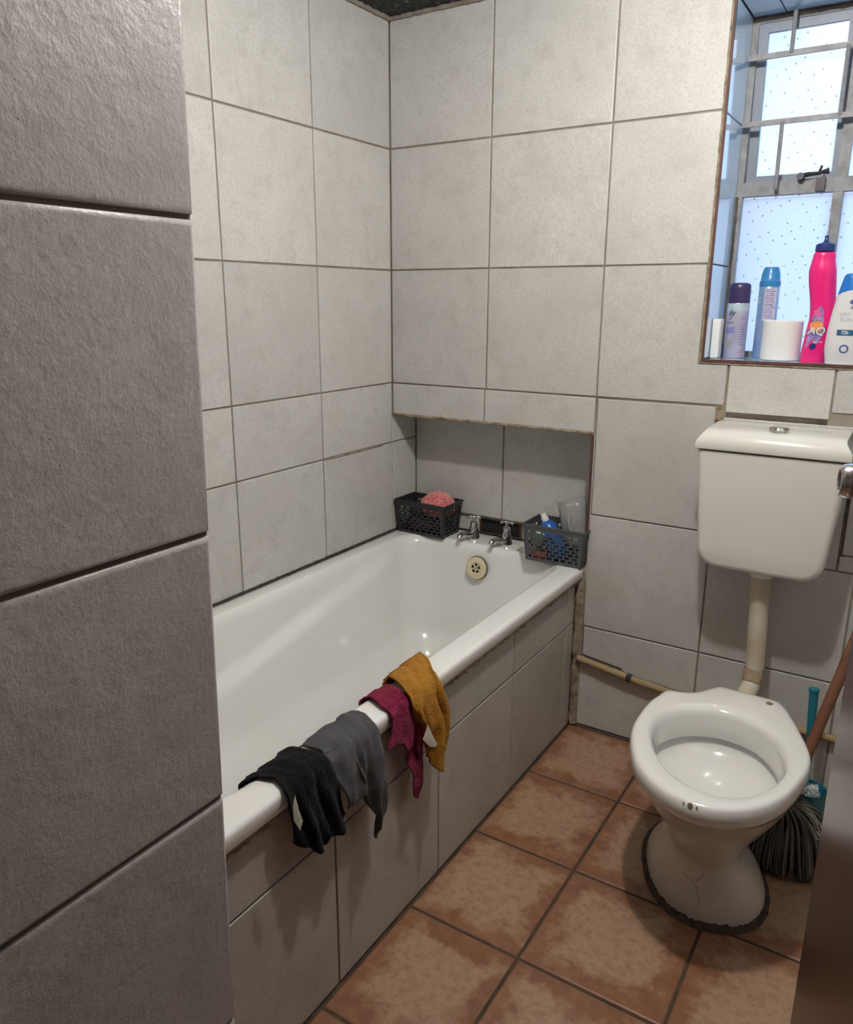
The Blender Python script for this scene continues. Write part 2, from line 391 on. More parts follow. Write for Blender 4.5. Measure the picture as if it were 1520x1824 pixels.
# ---------------- window
WY = .20
M_steel = mat('chipped_steel_paint', (.27, .275, .28), .55, var=(.17, .165, .165), vs_=30, bmp=(60, .3))
M_sash = mat('backlight_tinted_sash', (.25, .28, .33), .5, var=(.20, .225, .27), vs_=10)  # backlit look put into the colour: darker and bluer
M_bar = mat('bar_paint', (.27, .26, .265), .5, var=(.17, .165, .175), vs_=35, bmp=(80, .3))
M_reveal = mat('sky_tinted_reveal_tile', (.52, .68, .84), .06, var=(.48, .64, .80), vs_=5, coat=.8, spec=.8)  # blue of the sky light is put into the tile colour
M_latch = mat('blackened_brass', (.05, .045, .05), .4, .6)
def pane_mat():
    m, nt, p = nodes('dotted_obscure_glass'); out = nt.nodes['Material Output']
    t = nt.nodes.new('ShaderNodeTexCoord'); mp = nt.nodes.new('ShaderNodeMapping'); nt.links.new(t.outputs['Object'], mp.inputs[0])
    mp.inputs['Rotation'].default_value = (0, math.radians(28), 0); mp.inputs['Scale'].default_value = (1, 0, 1)
    vo = nt.nodes.new('ShaderNodeTexVoronoi'); vo.inputs['Scale'].default_value = 40; vo.inputs['Randomness'].default_value = .12; nt.links.new(mp.outputs[0], vo.inputs[0])
    dot = ramp(nt, vo.outputs['Distance'], .06, .12)
    tr_ = nt.nodes.new('ShaderNodeBsdfTransparent'); tl = nt.nodes.new('ShaderNodeBsdfTranslucent')
    nt.links.new(mix(nt, dot, (.48, .50, .58), (.95, .96, .96)), tr_.inputs[0]); nt.links.new(mix(nt, dot, (.48, .50, .58), (.92, .93, .95)), tl.inputs[0])
    a = nt.nodes.new('ShaderNodeMixShader'); a.inputs[0].default_value = .5; nt.links.new(tr_.outputs[0], a.inputs[1]); nt.links.new(tl.outputs[0], a.inputs[2])
    g = nt.nodes.new('ShaderNodeBsdfGlossy'); g.inputs['Roughness'].default_value = .12
    b = nt.nodes.new('ShaderNodeMixShader'); b.inputs[0].default_value = .05; nt.links.new(a.outputs[0], b.inputs[1]); nt.links.new(g.outputs[0], b.inputs[2])
    nt.links.new(b.outputs[0], out.inputs['Surface']); return m
M_pane = pane_mat()
MX0, MX1 = 1.262, 1.286      # central mullion
TZ0, TZ1 = 1.622, 1.657      # transom
wf = struct(boxes('window_1', [((WX0, WY, WZ0), (WX0+.016, WY+.03, WZ1)), ((WX1-.016, WY, WZ0), (WX1, WY+.03, WZ1)), ((WX0+.016, WY, WZ1-.016), (WX1-.016, WY+.03, WZ1)),
    ((WX0+.016, WY, WZ0), (WX1-.016, WY+.03, WZ0+.014)), ((WX0+.016, WY-.002, TZ0), (WX1-.016, WY+.03, TZ1)), ((MX0, WY-.001, WZ0+.014), (MX1, WY+.03, TZ0)), ((MX0+.004, WY, TZ1), (MX1+.004, WY+.03, WZ1-.016))], M_steel),
    'steel window with dotted obscure glass and burglar bars')
def pane(x0, x1, z0, z1, y, parent=wf):
    bm = bmesh.new(); box(bm, (x0, y, z0), (x1, y+.003, z1)); return from_bm(bm, 'pane', M_pane, parent)
pane(WX0+.014, MX0+.002, WZ0+.012, TZ0+.002, WY+.016); pane(MX1-.002, WX1-.014, WZ0+.012, TZ0+.002, WY+.016); pane(MX1+.002, WX1-.014, TZ1-.002, WZ1-.014, WY+.016)
# top-hung sash, ajar
sz1, sz0 = WZ1-.014, TZ1-.004; sx0, sx1 = WX0+.016, MX0+.006
sp = bpy.data.objects.new('sash', None)
bm = bmesh.new(); h = sz1-sz0
for a, b in (((sx0, 0, -h), (sx0+.023, .018, 0)), ((sx1-.020, 0, -h), (sx1, .018, 0)), ((sx0+.023, 0, -.024), (sx1-.020, .018, 0)), ((sx0+.023, 0, -h), (sx1-.020, .018, -h+.022))): box(bm, a, b)
sash = from_bm(bm, 'sash', M_sash, wf, loc=(0, WY+.004, sz1), rot=(math.radians(4), 0, 0))
bpy.data.objects.remove(sp)
bm = bmesh.new(); box(bm, (sx0+.021, .008, -h+.020), (sx1-.018, .011, -.022)); from_bm(bm, 'pane', M_pane, sash)
# burglar bars in front of the sash
def bar(a, b, r=.0052):
    bm = bmesh.new(); tube(bm, [a, b], r, 8); from_bm(bm, 'burglar_bar', M_bar, wf, True, autos=40)
BY = WY-.03
def flat(a, b): boxes('burglar_bar', [(a, b)], M_bar, wf)
zb1, zb2 = 1.955, 1.797
flat((WX0+.004, BY-.004, zb1-.0065), (WX1-.004, BY+.003, zb1+.0065)); flat((WX0+.004, BY-.004, zb2-.0065), (WX1-.004, BY+.003, zb2+.0065))
bar((1.128, BY-.003, zb1), (1.128, BY-.003, WZ1-.006)); bar((1.125, BY-.003, zb2), (1.125, BY+.005, TZ0+.012)); bar((1.258, BY-.003, zb2), (1.258, BY-.003, zb1)); bar((1.37, BY-.003, zb1), (1.37, BY-.003, WZ1-.006)); bar((1.37, BY-.003, zb2), (1.37, BY+.005, TZ0+.012))
# latch
bm = bmesh.new(); p = Vector((1.212, WY-.012, TZ1+.002))
tube(bm, [p+Vector((-.030, 0, .004)), p+Vector((-.012, -.004, .007)), p+Vector((.018, -.004, .008))], [.007, .006, .004], 8)
tube(bm, [p+Vector((-.030, -.012, .003)), p+Vector((-.030, .012, .003))], .009, 10)
tube(bm, [p+Vector((.012, -.004, .006)), p+Vector((.018, -.003, .026))], [.004, .003], 8); tube(bm, [p+Vector((.018, -.004, .010)), p+Vector((.036, -.004, .012))], [.004, .008], 8)
box(bm, (p.x+.008, p.y-.006, TZ0+.002), (p.x+.030, p.y+.011, TZ1)); lt = from_bm(bm, 'latch', M_latch, wf, True, autos=40)
# reveal tiles, sill, brown corner strips
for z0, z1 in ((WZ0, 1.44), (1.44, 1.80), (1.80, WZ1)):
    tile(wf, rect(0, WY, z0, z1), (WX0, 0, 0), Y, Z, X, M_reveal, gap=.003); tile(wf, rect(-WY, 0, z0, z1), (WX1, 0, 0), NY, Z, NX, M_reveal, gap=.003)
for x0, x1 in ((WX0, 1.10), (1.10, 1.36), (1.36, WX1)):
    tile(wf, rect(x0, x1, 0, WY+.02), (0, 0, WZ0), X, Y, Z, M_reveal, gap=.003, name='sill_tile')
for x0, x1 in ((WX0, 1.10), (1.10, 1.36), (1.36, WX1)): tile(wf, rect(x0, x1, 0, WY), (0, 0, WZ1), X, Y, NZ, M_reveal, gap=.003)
boxes('corner_strip', [((WX0-.005, -.003, WZ0), (WX0+.001, .004, WZ1))], M_brown, wf)
boxes('corner_strip', [((WX0-.005, -.004, WZ0-.006), (WX1+.004, .004, WZ0+.001))], M_brown, wf)
ribbon('mortar_edge', [(WX0-.008, -.0005, WZ0-.01), (WX0-.008, -.0005, WZ1)], .008, M_mortar, wf, wdir=(1, 0, 0), h=.002)
ribbon('mortar_edge', [(WX0-.010, -.0005, WZ0-.0085), (WX1, -.0005, WZ0-.0085)], .009, M_mortar, wf, h=.002)
ribbon('putty_line', [(WX0+.004, WY-.001, WZ0+.02), (WX0+.004, WY-.001, TZ0)], .008, M_grout_dark, wf, wdir=(1, 0, 0), h=.004)
ribbon('mould_line', [(WX0+.002, WY-.004, WZ1-.006), (WX1, WY-.004, WZ1-.006)], .012, M_grout_dark, wf, h=.004)
# yard outside
yard = boxes('yard_ground', [((-8, .4, -.3), (12, 9, -.12))], mat('yard_concrete', (.35, .33, .31), .9, var=(.27, .25, .23), vs_=1)); struct(yard)
gw = boxes('wall_yard', [((-8, 5.0, -.12), (12, 5.2, 2.15))], mat('pink_render', (.62, .40, .36), .9, var=(.55, .36, .33), vs_=2)); struct(gw)
# ------------------------------------------------------------------ bathtub
TX1 = .722; TY0, TY1 = -1.565, ND-.004
tub = empty('bathtub', (.36, -.7, 0), 'white bathtub with rounded rim built in behind grey tiled panel', 'bathtub')
def rrect(x0, x1, y0, y1, r, z, nc=10, nx=14, ny=34):
    pts = []
    cs = ((x1-r, y1-r, 0), (x0+r, y1-r, 90), (x0+r, y0+r, 180), (x1-r, y0+r, 270))
    for k, (cx, cy, a) in enumerate(cs):
        for i in range(nc+1):
            t = math.radians(a+90*i/nc); pts.append(Vector((cx+r*math.cos(t), cy+r*math.sin(t), z)))
        n = nx if k % 2 == 0 else ny
        nxt = cs[(k+1) % 4]; t = math.radians(nxt[2]); q = Vector((nxt[0]+r*math.cos(t), nxt[1]+r*math.sin(t), z)); p0 = pts[-1]
        for i in range(1, n): pts.append(p0.lerp(q, i/n))
    return pts
IX0, IX1, IY0, IY1 = .062, .650, -1.485, .020
BX0, BX1, BY0, BY1 = .150, .545, -1.02, -.075
rings = [rrect(.004, TX1-.006, TY0, TY1, .02, RIM-.040), rrect(.002, TX1-.001, TY0, TY1, .02, RIM-.034), rrect(.002, TX1, TY0, TY1, .022, RIM-.012), rrect(.002, TX1-.0005, TY0, TY1, .022, RIM-.008), rrect(.003, TX1-.003, TY0+.003, TY1-.002, .022, RIM-.0035), rrect(.007, TX1-.008, TY0+.008, TY1-.006, .022, RIM-.0008), rrect(.010, TX1-.012, TY0+.012, TY1-.010, .022, RIM), rrect(IX0-.014, IX1+.014, IY0-.014, IY1+.014, .108, RIM), rrect(IX0-.011, IX1+.011, IY0-.011, IY1+.011, .105, RIM-.0001)]
rings += [rrect(IX0-.006, IX1+.006, IY0-.006, IY1+.006, .10, RIM-.001), rrect(IX0, IX1, IY0, IY1, .10, RIM-.004)]
NL = 26
for i in range(1, NL+1):
    t = i/NL; z = RIM-.010-(RIM-.010-.125)*min(1, t*1.0)
    w = t*.9+.1*t*t
    kx = .055*w+(.033*sstep((t-.72)/.28)); ky1 = .045*w+.05*sstep((t-.75)/.25)
    back = .40*(t**.9)
    r = lerp(.10, .12, t)
    ring = rrect(IX0+.006+kx, IX1-.006-kx, IY0+.008+back, IY1-.008-ky1, r, z)
    for p in ring:      # sloping arm ledge moulded along both long sides
        zl = .535+.165*p.y
        s = .030*sstep((zl-p.z)/.03+.5)*sstep((-.02-p.y)/.25)
        if p.x < .30: p.x += s*sstep((.30-p.x)/.12)
        elif p.x > .42: p.x -= s*sstep((p.x-.42)/.12)
    rings.append(ring)
last = rings[-1]; cx = sum(p.x for p in last)/len(last); cy = sum(p.y for p in last)/len(last)
for k, dz in ((.93, -.010), (.80, -.016), (.4, -.020), (.02, -.022)):
    rings.append([Vector((cx+(p.x-cx)*k, cy+(p.y-cy)*k, last[0].z+dz)) for p in last])
off = Vector(tub.location)
bm = bmesh.new(); loft(bm, [[p-off for p in r] for r in rings], False, True)
from_bm(bm, 'tub_shell', M_tub, tub, True)
# overflow cover on the tap-end wall
oc = Vector((.347, -.007, .474)); ax = Vector((0, -1, .17)).normalized()
def disc(r): return None
bm = bmesh.new(); lathe(bm, [(.0, 0), (.036, 0), (.0385, .003), (.037, .007), (.030, .009), (.021, .009), (.019, .007), (0, .007)], 32, oc-off, ax); ov = from_bm(bm, 'overflow_cover', M_cream, tub, True, autos=35)
bm = bmesh.new(); lathe(bm, [(.0, -.004), (.0395, -.004), (.0405, -.001), (.0395, .002), (0, .002)], 32, oc-off, ax); from_bm(bm, 'overflow_ring', M_mould_gap, tub, True)
q = Vector((0, 0, 1)).rotation_difference(ax)
bm = bmesh.new()
for k in range(5):
    a0 = math.radians(72*k+90-24); a1 = math.radians(72*k+90+24); pts = []
    for i in range(5): a = lerp(a0, a1, i/4); pts.append(Vector((.0165*math.cos(a), .0165*math.sin(a), .0078)))
    for i in range(3): a = lerp(a1-.12, a0+.12, i/2); pts.append(Vector((.008*math.cos(a), .008*math.sin(a), .0078)))
    bm.faces.new([bm.verts.new(oc-off+q @ p) for p in pts])
from_bm(bm, 'overflow_slots', M_dark, ov)
bm = bmesh.new(); lathe(bm, [(0, .007), (.005, .007), (.004, .0105), (0, .011)], 12, oc-off, ax); from_bm(bm, 'screw', M_chrome, ov, True)

# ------------------------------------------------------------------ pillar taps
def tap(pos, yaw, label, headang):
    t = empty('pillar_tap', pos, label, 'tap', yaw, 'pillar taps on the tub')
    bm = bmesh.new(); lathe(bm, [(.0, 0), (.021, 0), (.021, .005), (.019, .010), (.0165, .026), (.015, .034), (.0152, .036), (0, .036)], 20); from_bm(bm, 'tap_body', M_chrome, t, True, autos=40)
    bm = bmesh.new(); lathe(bm, [(.0, .036), (.0145, .036), (.0145, .040), (.0125, .041), (.0118, .056), (.0125, .058), (.008, .062), (.005, .064), (.0045, .074), (0, .074)], 20); from_bm(bm, 'tap_bonnet', M_chrome, t, True, autos=40)
    bm = bmesh.new(); P = spline([(0, -.010, .018), (0, -.035, .020), (0, -.062, .027), (0, -.078, .028), (0, -.088, .019)], 5)
    tube(bm, P, [lerp(.011, .0075, i/(len(P)-1)) for i in range(len(P))], 12); from_bm(bm, 'spout', M_chrome, t, True, autos=50)
    bm = bmesh.new(); lathe(bm, [(0, .070), (.007, .070), (.007, .078), (.004, .082), (0, .083)], 12)
    for k in range(2):
        a = headang+math.pi*k; d = Vector((math.cos(a), math.sin(a), 0))
        tube(bm, [Vector((0, 0, .077)), d*.010+Vector((0, 0, .078)), d*.019+Vector((0, 0, .076)), d*.024+Vector((0, 0, .071))], [.0045, .0042, .005, .003], 8)
    from_bm(bm, 'tap_head', M_chrome, t, True)
    return t
tap((.285, .080, RIM-.001), math.radians(-6), 'chrome pillar tap left of the dark wall opening', .5)
tap((.413, .078, RIM-.001), math.radians(-10), 'chrome pillar tap in front of the dark wall opening', .25)

# ------------------------------------------------------------------ baskets
def basket(loc, w, d, h, m, label, flare=.010):
    b = empty('storage_basket', loc, label, 'basket', 0, 'lattice baskets on the tub')
    def P(x, y, z):  # x,y in -1..1, z in 0..1
        k = flare*z; return Vector((x*(w/2+k), y*(d/2+k), z*h))
    def face(c0, c1, ncol, nrow, nm):
        bm = bmesh.new(); c0, c1 = Vector(c0), Vector(c1)
        def pt(s, z, o):
            q = c0.lerp(c1, s); p = P(q.x, q.y, z); nn = Vector(((c0+c1)/2).to_tuple()+()); n3 = Vector((nn.x, nn.y, 0)).normalized()
            return p-n3*o
        def patch(s0, s1, z0, z1):
            r = [[pt(s, z, o) for s, z in ((s0, z0), (s1, z0), (s1, z1), (s0, z1))] for o in (0, .0018)]
            loft(bm, r, True, True)
        mz0, mz1, ms = .09, .84, .07 if ncol > 5 else .10
        patch(0, 1, 0, mz0); patch(0, 1, mz1, 1); patch(0, ms, mz0, mz1); patch(1-ms, 1, mz0, mz1)
        ph = (mz1-mz0)/nrow
        for r_ in range(nrow):
            z0 = mz0+r_*ph
            if r_: patch(ms, 1-ms, z0-ph*.14, z0+ph*.14)
            cw = (1-2*ms)/ncol
            for c_ in range(ncol+1):
                s = ms+cw*(c_+(0 if r_ % 2 else .5))
                if s > 1-ms: continue
                patch(max(ms, s-cw*.13), min(1-ms, s+cw*.13), z0+ph*(.14 if r_ else 0), z0+ph*(.86 if r_ < nrow-1 else 1))
        from_bm(bm, nm, m, b)
    face((-1, -1), (1, -1), 7, 8, 'lattice_side'); face((1, -1), (1, 1), 4, 8, 'lattice_side'); face((1, 1), (-1, 1), 7, 8, 'lattice_side'); face((-1, 1), (-1, -1), 4, 8, 'lattice_side')
    bm = bmesh.new(); box(bm, (-w/2, -d/2, 0), (w/2, d/2, .002)); from_bm(bm, 'basket_floor', m, b)
    bm = bmesh.new(); c = [P(*q, 1) for q in ((-1, -1), (1, -1), (1, 1), (-1, 1))]
    R_ = []
    for q in c:
        o = Vector((q.x, q.y, 0)).normalized()*.0035
        R_.append([q+o-Vector((0, 0, .006)), q+o+Vector((0, 0, .001)), q-o+Vector((0, 0, .001)), q-o-Vector((0, 0, .002))])
    loft(bm, [[r[k] for r in R_] for k in (0, 1, 2, 3, 0)]); from_bm(bm, 'basket_rim', m, b)
    return b
basket((.112, .059, RIM), .186, .106, .118, M_basket, 'charcoal lattice basket holding pink netting sponge in the niche corner')
basket((.630, .022, RIM), .186, .106, .120, M_basket2, 'grey lattice basket holding blue bottle and clear plastic jug')

def curls(name, c, rad, n, m, parent=None, th=.0009, seed=1, squash=(1, 1, 1)):
    rnd = random.Random(seed); bm = bmesh.new(); c = Vector(c)
    for i in range(n):
        d = Vector((rnd.gauss(0, 1), rnd.gauss(0, 1), rnd.gauss(0, 1))).normalized(); r = rad*(.55+.45*rnd.random()**.5)
        a = d.orthogonal().normalized(); a.rotate(Matrix.Rotation(rnd.random()*6.28, 3, d)); b_ = d.cross(a)
        L = rad*(.35+.4*rnd.random()); pts = []
        for k in range(7):
            s = k/6*2-1; q = d*r*(1-.25*s*s)+a*L*s+b_*L*.4*math.sin(s*3+rnd.random())+d*rnd.uniform(-.1, .1)*rad
            pts.append(c+Vector((q.x*squash[0], q.y*squash[1], q.z*squash[2])))
        tube(bm, pts, th, 4, False)
    return from_bm(bm, name, m, parent, True)
M_pink = mat('pink_netting', (.90, .27, .27), .6)
lf = empty('bath_sponge', (.150, .062, RIM+.104), 'coral pink netting sponge in the charcoal basket', 'sponge')
curls('netting', (0, 0, 0), .060, 700, M_pink, lf, .0012, 3, (.98, .78, .72))
curls('netting', (0, 0, 0), .062, 220, mat('pale_pink_netting', (.95, .45, .42), .6), lf, .0012, 5, (.98, .78, .74))
bm = bmesh.new(); bmesh.ops.create_icosphere(bm, subdivisions=3, radius=.031)
for v in bm.verts: v.co *= 1+.08*math.sin(v.co.x*300)*math.sin(v.co.y*280+v.co.z*200)
from_bm(bm, 'sponge_core', mat('pink_core_shade', (.50, .09, .10), .8, var=(.70, .16, .16), vs_=80), lf, True)  # darker pink core stands in for the shade between strands
nv = empty('netting_bundle', (.078, .048, RIM+.076), 'crumpled navy netting bundle beside the pink sponge', 'netting')
bm = bmesh.new(); P = []
for k in range(33):
    a = 2*math.pi*k/32; P.append(Vector((.022*math.cos(a), .020*math.sin(a), .008*math.sin(3*a))))
tube(bm, P, [.011+.003*math.sin(k*2.3) for k in range(33)], 8, False); from_bm(bm, 'gathered_band', mat('navy_cloth', (.020, .022, .05), .8), nv, True)
curls('frayed_threads', (0, 0, .004), .026, 60, mat('navy_thread', (.03, .035, .09), .8), nv, .0009, 9)
wc = empty('wash_cloth', (.085, .058, RIM+.004), 'dark crumpled washcloth low inside the charcoal basket', 'cloth')
bm = bmesh.new(); bmesh.ops.create_icosphere(bm, subdivisions=3, radius=1)
for v in bm.verts:
    n_ = 1+.12*math.sin(v.co.x*7+v.co.y*5)+.1*math.sin(v.co.z*9+v.co.x*4); v.co = Vector((v.co.x*.062*n_, v.co.y*.042*n_, max(0, (v.co.z*.5+.42))*.058*n_))
from_bm(bm, 'crumpled_cloth', mat('dark_mauve_cloth', (.06, .03, .045), .9), wc, True)

# contents of the right basket
bo = empty('squeeze_bottle', (.632, .022, RIM+.010), 'bright blue squeeze bottle with white cap leaning in grey basket', 'bottle'); bo.rotation_euler = (math.radians(4), math.radians(-24), 0)
bm = bmesh.new(); lathe(bm, [(0, 0), (.026, 0), (.029, .004), (.0295, .085), (.027, .105), (.017, .121), (.012, .125), (0, .125)], 24); from_bm(bm, 'bottle_body', mat('blue_plastic', (.010, .105, .42), .3), bo, True, autos=50)
bm = bmesh.new(); lathe(bm, [(0, .125), (.0115, .125), (.0115, .136), (.0095, .139), (.0085, .150), (0, .151)], 20); from_bm(bm, 'cap', mat('white_cap', (.75, .74, .70), .4), bo, True, autos=40)
def clear_mat(name, col, a):
    m, nt, p = nodes(name); p.inputs['Base Color'].default_value = (*col, 1); p.inputs['Roughness'].default_value = .15; p.inputs['Alpha'].default_value = a; p.inputs['Specular IOR Level'].default_value = .6
    return m
M_clear = clear_mat('cloudy_clear_plastic', (.42, .42, .41), .50)
jg = empty('plastic_jug', (.682, .040, RIM+.058), 'cloudy clear plastic jug upturned in the grey basket', 'jug'); jg.rotation_euler = (math.radians(-6), math.radians(-14), 0)
bm = bmesh.new(); seg = 36; rings = []
for r, z in ((.024, -.010), (.038, .006), (.045, .03), (.0465, .06), (.047, .095), (.045, .104), (.047, .112), (.048, .140)):
    rings.append([Vector((r*math.cos(2*math.pi*k/seg), .8*r*math.sin(2*math.pi*k/seg), z+(.010*math.cos(2*math.pi*k/seg+.4) if z > .13 else 0))) for k in range(seg)])
rings += [[p*.97+Vector((0, 0, .003)) for p in r] for r in reversed(rings[1:])]
loft(bm, rings, True, False); from_bm(bm, 'jug_body', M_clear, jg, True)
bm = bmesh.new(); tube(bm, spline([(.0, -.031, .10), (.0, -.045, .085), (.0, -.045, .05), (.0, -.031, .035)], 5), .004, 8); from_bm(bm, 'jug_handle', M_clear, jg, True)
sp_ = empty('scouring_sponge', (.563, .002, RIM+.070), 'mint green scouring sponge at the left of grey basket', 'sponge'); sp_.rotation_euler = (.5, .3, .2)
bm = bmesh.new(); rbox(bm, (-.020, -.012, -.03), (.020, .012, .03), .005, 2); from_bm(bm, 'sponge_block', mat('mint_sponge', (.42, .66, .52), .9, bmp=(90, .6)), sp_, True)
so = empty('small_packet', (.572, .0, RIM+.003), 'small orange packet at the bottom of grey basket', 'packet')
bm = bmesh.new(); rbox(bm, (-.024, -.018, 0), (.024, .018, .018), .004, 2); from_bm(bm, 'packet_wrap', mat('orange_wrap', (.55, .11, .05), .4), so, True)

# ------------------------------------------------------------------ cloths over the tub rim
RX0, RX1 = .650, .722
def rp(u, v):
    p = on(u, v, 2, RIM+.003)
    if p.x < RX1+.004: return Vector((p.y, max(p.x-RX0, -.02), 0))
    p = on(u, v, 0, RX1+.010); return Vector((p.y, (RX1-RX0)+.012+(RIM-p.z), 0))
def drape(t):
    W = RX1-RX0
    if t < 0: return Vector((RX0+.12*t, 0, RIM+t)), Vector((-1, 0, .2))
    if t < W-.004: return Vector((RX0+t, 0, RIM)), Vector((0, 0, 1))
    L = .020; k = (t-(W-.004))/L
    if k < 1:
        a = k*math.pi/2; return Vector((RX0+W-.008+.012*math.sin(a), 0, RIM-.012+.012*math.cos(a))), Vector((math.sin(a), 0, math.cos(a)))
    return Vector((RX0+W+.004, 0, RIM-.012-(t-(W-.004)-L))), Vector((1, 0, 0))
def cloth(name, label, m, top, left, right, hem, folds, tuck=.045, puff=None, nu=44, nv=60, seed=1, th=.003, lift=.002):
    rnd = random.Random(seed)
    T, Lf, Rg, Hm = [[rp(*q) for q in c] for c in (top, left, right, hem)]
    T = [q.copy() for q in T]
    c00, c10, c01, c11 = T[0], T[-1], Hm[0], Hm[-1]
    Lf[0] = c00; Rg[0] = c10; Lf[-1] = c01; Rg[-1] = c11
    T, Hm = resample(T, nu), resample(Hm, nu); Lf, Rg = resample(Lf, nv), resample(Rg, nv)
    ph = [rnd.random()*6 for _ in range(8)]
    bm = bmesh.new(); rows_ = []
    K = 5
    for j in range(-K, nv):
        row = []
        for i in range(nu):
            u = i/(nu-1); v = max(j, 0)/(nv-1); jj = max(j, 0)
            st = T[i].lerp(Hm[i], v)+Lf[jj].lerp(Rg[jj], u)-(c00.lerp(c10, u).lerp(c01.lerp(c11, u), v))
            s, t = st.x, st.y
            if j < 0: t = min(t, .004)-tuck*(-j/K)
            p, n_ = drape(t); p.y = s
            hang = sstep((t-.05)/.12)
            d = 0
            for amp, fr, sl, k in folds: d += amp*(.5+.5*math.sin(fr*(u+sl*v)*6.283+ph[k]))
            d = d*(.25+.9*hang)
            d += .007*mnoise.noise(Vector((s*16+seed*7, t*9, seed)))+.0025*mnoise.noise(Vector((s*48+seed*3, t*30, seed+4)))+.0009*mnoise.noise(Vector((s*170, t*170, seed)))
            if puff: d += puff(u, v, t)
            p = p+n_*(lift+max(d, -.001)); row.append(bm.verts.new(p))
        rows_.append(row)
    for a, b in zip(rows_[:-1], rows_[1:]):
        for i in range(nu-1): bm.faces.new((a[i], a[i+1], b[i+1], b[i]))
    yc = sum(v.co.y for v in bm.verts)/len(bm.verts); base = Vector((RX1, yc, RIM))
    for v in bm.verts: v.co -= base
    bmesh.ops.recalc_face_normals(bm, faces=bm.faces[:])
    o = from_bm(bm, name, m, None, True, loc=base)
    md = o.modifiers.new('thickness', 'SOLIDIFY'); md.thickness = th; md.offset = 1
    return tag(o, label, 'cloth', 'cloths hung over the tub rim')
def fabric(name, c, v, sc=190, st=.8):
    return mat(name, c, .95, var=v, vs_=25, bmp=(sc, st, .008), sheen=.05, spec=.1)
M_blackc = fabric('black_towelling', (.005, .0046, .006), (.009, .008, .010)); M_greyc = fabric('grey_jersey', (.082, .082, .086), (.060, .060, .064), 500, .3)
M_redc = fabric('maroon_towelling', (.215, .016, .050), (.145, .010, .035)); M_mustc = fabric('mustard_towelling', (.47, .225, .030), (.35, .15, .018), 260, .9)
cloth('face_cloth', 'black towelling cloth with pale tag nearest the partition', M_blackc,
      [(434, 1397), (463, 1369), (485, 1350), (505, 1335)], [(434, 1397), (458, 1388), (490, 1392), (510, 1412), (514, 1435), (521, 1465), (523, 1496)],
      [(505, 1335), (532, 1336), (565, 1343), (588, 1354), (596, 1385), (606, 1420), (616, 1442)], [(523, 1497), (548, 1500), (556, 1506), (578, 1494), (581, 1480), (600, 1472), (616, 1442)],
      [(.012, 2.2, .15, 0), (.007, 4.3, -.2, 1)], seed=3, lift=.003, puff=lambda u, v, t: .007*math.sin(min(1, max(0, t/.07))*3.14)*math.sin(u*3.14), th=.004)
cloth('shirt_cloth', 'grey jersey cloth with stitched hem between black and maroon cloths', M_greyc,
      [(541, 1328), (575, 1300), (605, 1278), (626, 1270)], [(541, 1328), (570, 1340), (588, 1354), (594, 1375), (600, 1400), (607, 1428)],
      [(626, 1270), (652, 1278), (671, 1290), (679, 1330), (683, 1390), (686, 1438)], [(607, 1428), (630, 1415), (651, 1402), (648, 1420), (655, 1455), (661, 1486), (668, 1462), (686, 1438)],
      [(.020, 1.6, .45, 0), (.011, 3.1, .6, 1), (.004, 5.5, .2, 2)], seed=5, puff=lambda u, v, t: .006*math.sin(min(1, max(0, t/.07))*3.14))
cloth('rag_cloth', 'maroon towelling rag hanging in a long strip beside mustard cloth', M_redc,
      [(642, 1248), (665, 1231), (690, 1222)], [(642, 1248), (658, 1246), (680, 1264), (699, 1276), (697, 1308), (688, 1328)],
      [(690, 1222), (718, 1238), (742, 1272), (753, 1305), (751, 1345), (754, 1390), (747, 1418)], [(688, 1328), (713, 1316), (722, 1345), (734, 1378), (731, 1408), (747, 1418)],
      [(.008, 2.0, .3, 0), (.006, 3.7, .6, 1)], seed=8, puff=lambda u, v, t: .007*math.sin(min(1, max(0, t/.07))*3.14))
cloth('rag_cloth', 'mustard yellow towelling cloth bunched at the far end of the row', M_mustc,
      [(692, 1216), (712, 1192), (735, 1180), (750, 1176)], [(692, 1216), (706, 1226), (728, 1252), (744, 1285), (756, 1312)],
      [(750, 1176), (763, 1192), (776, 1212), (784, 1245), (784, 1270), (779, 1300)], [(756, 1312), (752, 1338), (762, 1360), (772, 1345), (779, 1300)],
      [(.018, 2.5, .25, 0), (.012, 4.1, .4, 1)], seed=11, lift=.006, puff=lambda u, v, t: .022*math.sin(min(1, max(0, (t+.02)/.10))*3.14)*(.35+.65*u), th=.004)
black_c = [o for o in bpy.data.objects if o.name.startswith('face_cloth')][0]; must_c = [o for o in bpy.data.objects if 'mustard' in o.get('label', '')][0]
def leafpatch(name, px, xoff, m, parent):
    P = [on(u, v, 0, xoff) for u, v in px]; c = sum(P, Vector())/len(P)
    bm = bmesh.new(); r0 = [bm.verts.new(p-parent.location) for p in P]; cv = bm.verts.new(c-parent.location+Vector((.0012, 0, 0)))
    for i in range(len(r0)): bm.faces.new((r0[i], r0[(i+1) % len(r0)], cv))
    o = from_bm(bm, name, m, parent); s = o.modifiers.new('thickness', 'SOLIDIFY'); s.thickness = .001; return o
leafpatch('care_tag', [(526, 1417), (533, 1444), (540, 1462), (535, 1479), (524, 1462), (522, 1438)], .757, mat('pale_tag', (.55, .55, .47), .8, var=(.36, .37, .28), vs_=60), black_c)['label'] = 'pale green care tag'
leafpatch('white_lining', [(763, 1292), (772, 1312), (779, 1325), (776, 1331), (766, 1330), (754, 1318)], .777, mat('cream_lining', (.58, .52, .45), .9), must_c)['label'] = 'cream turned-up corner'
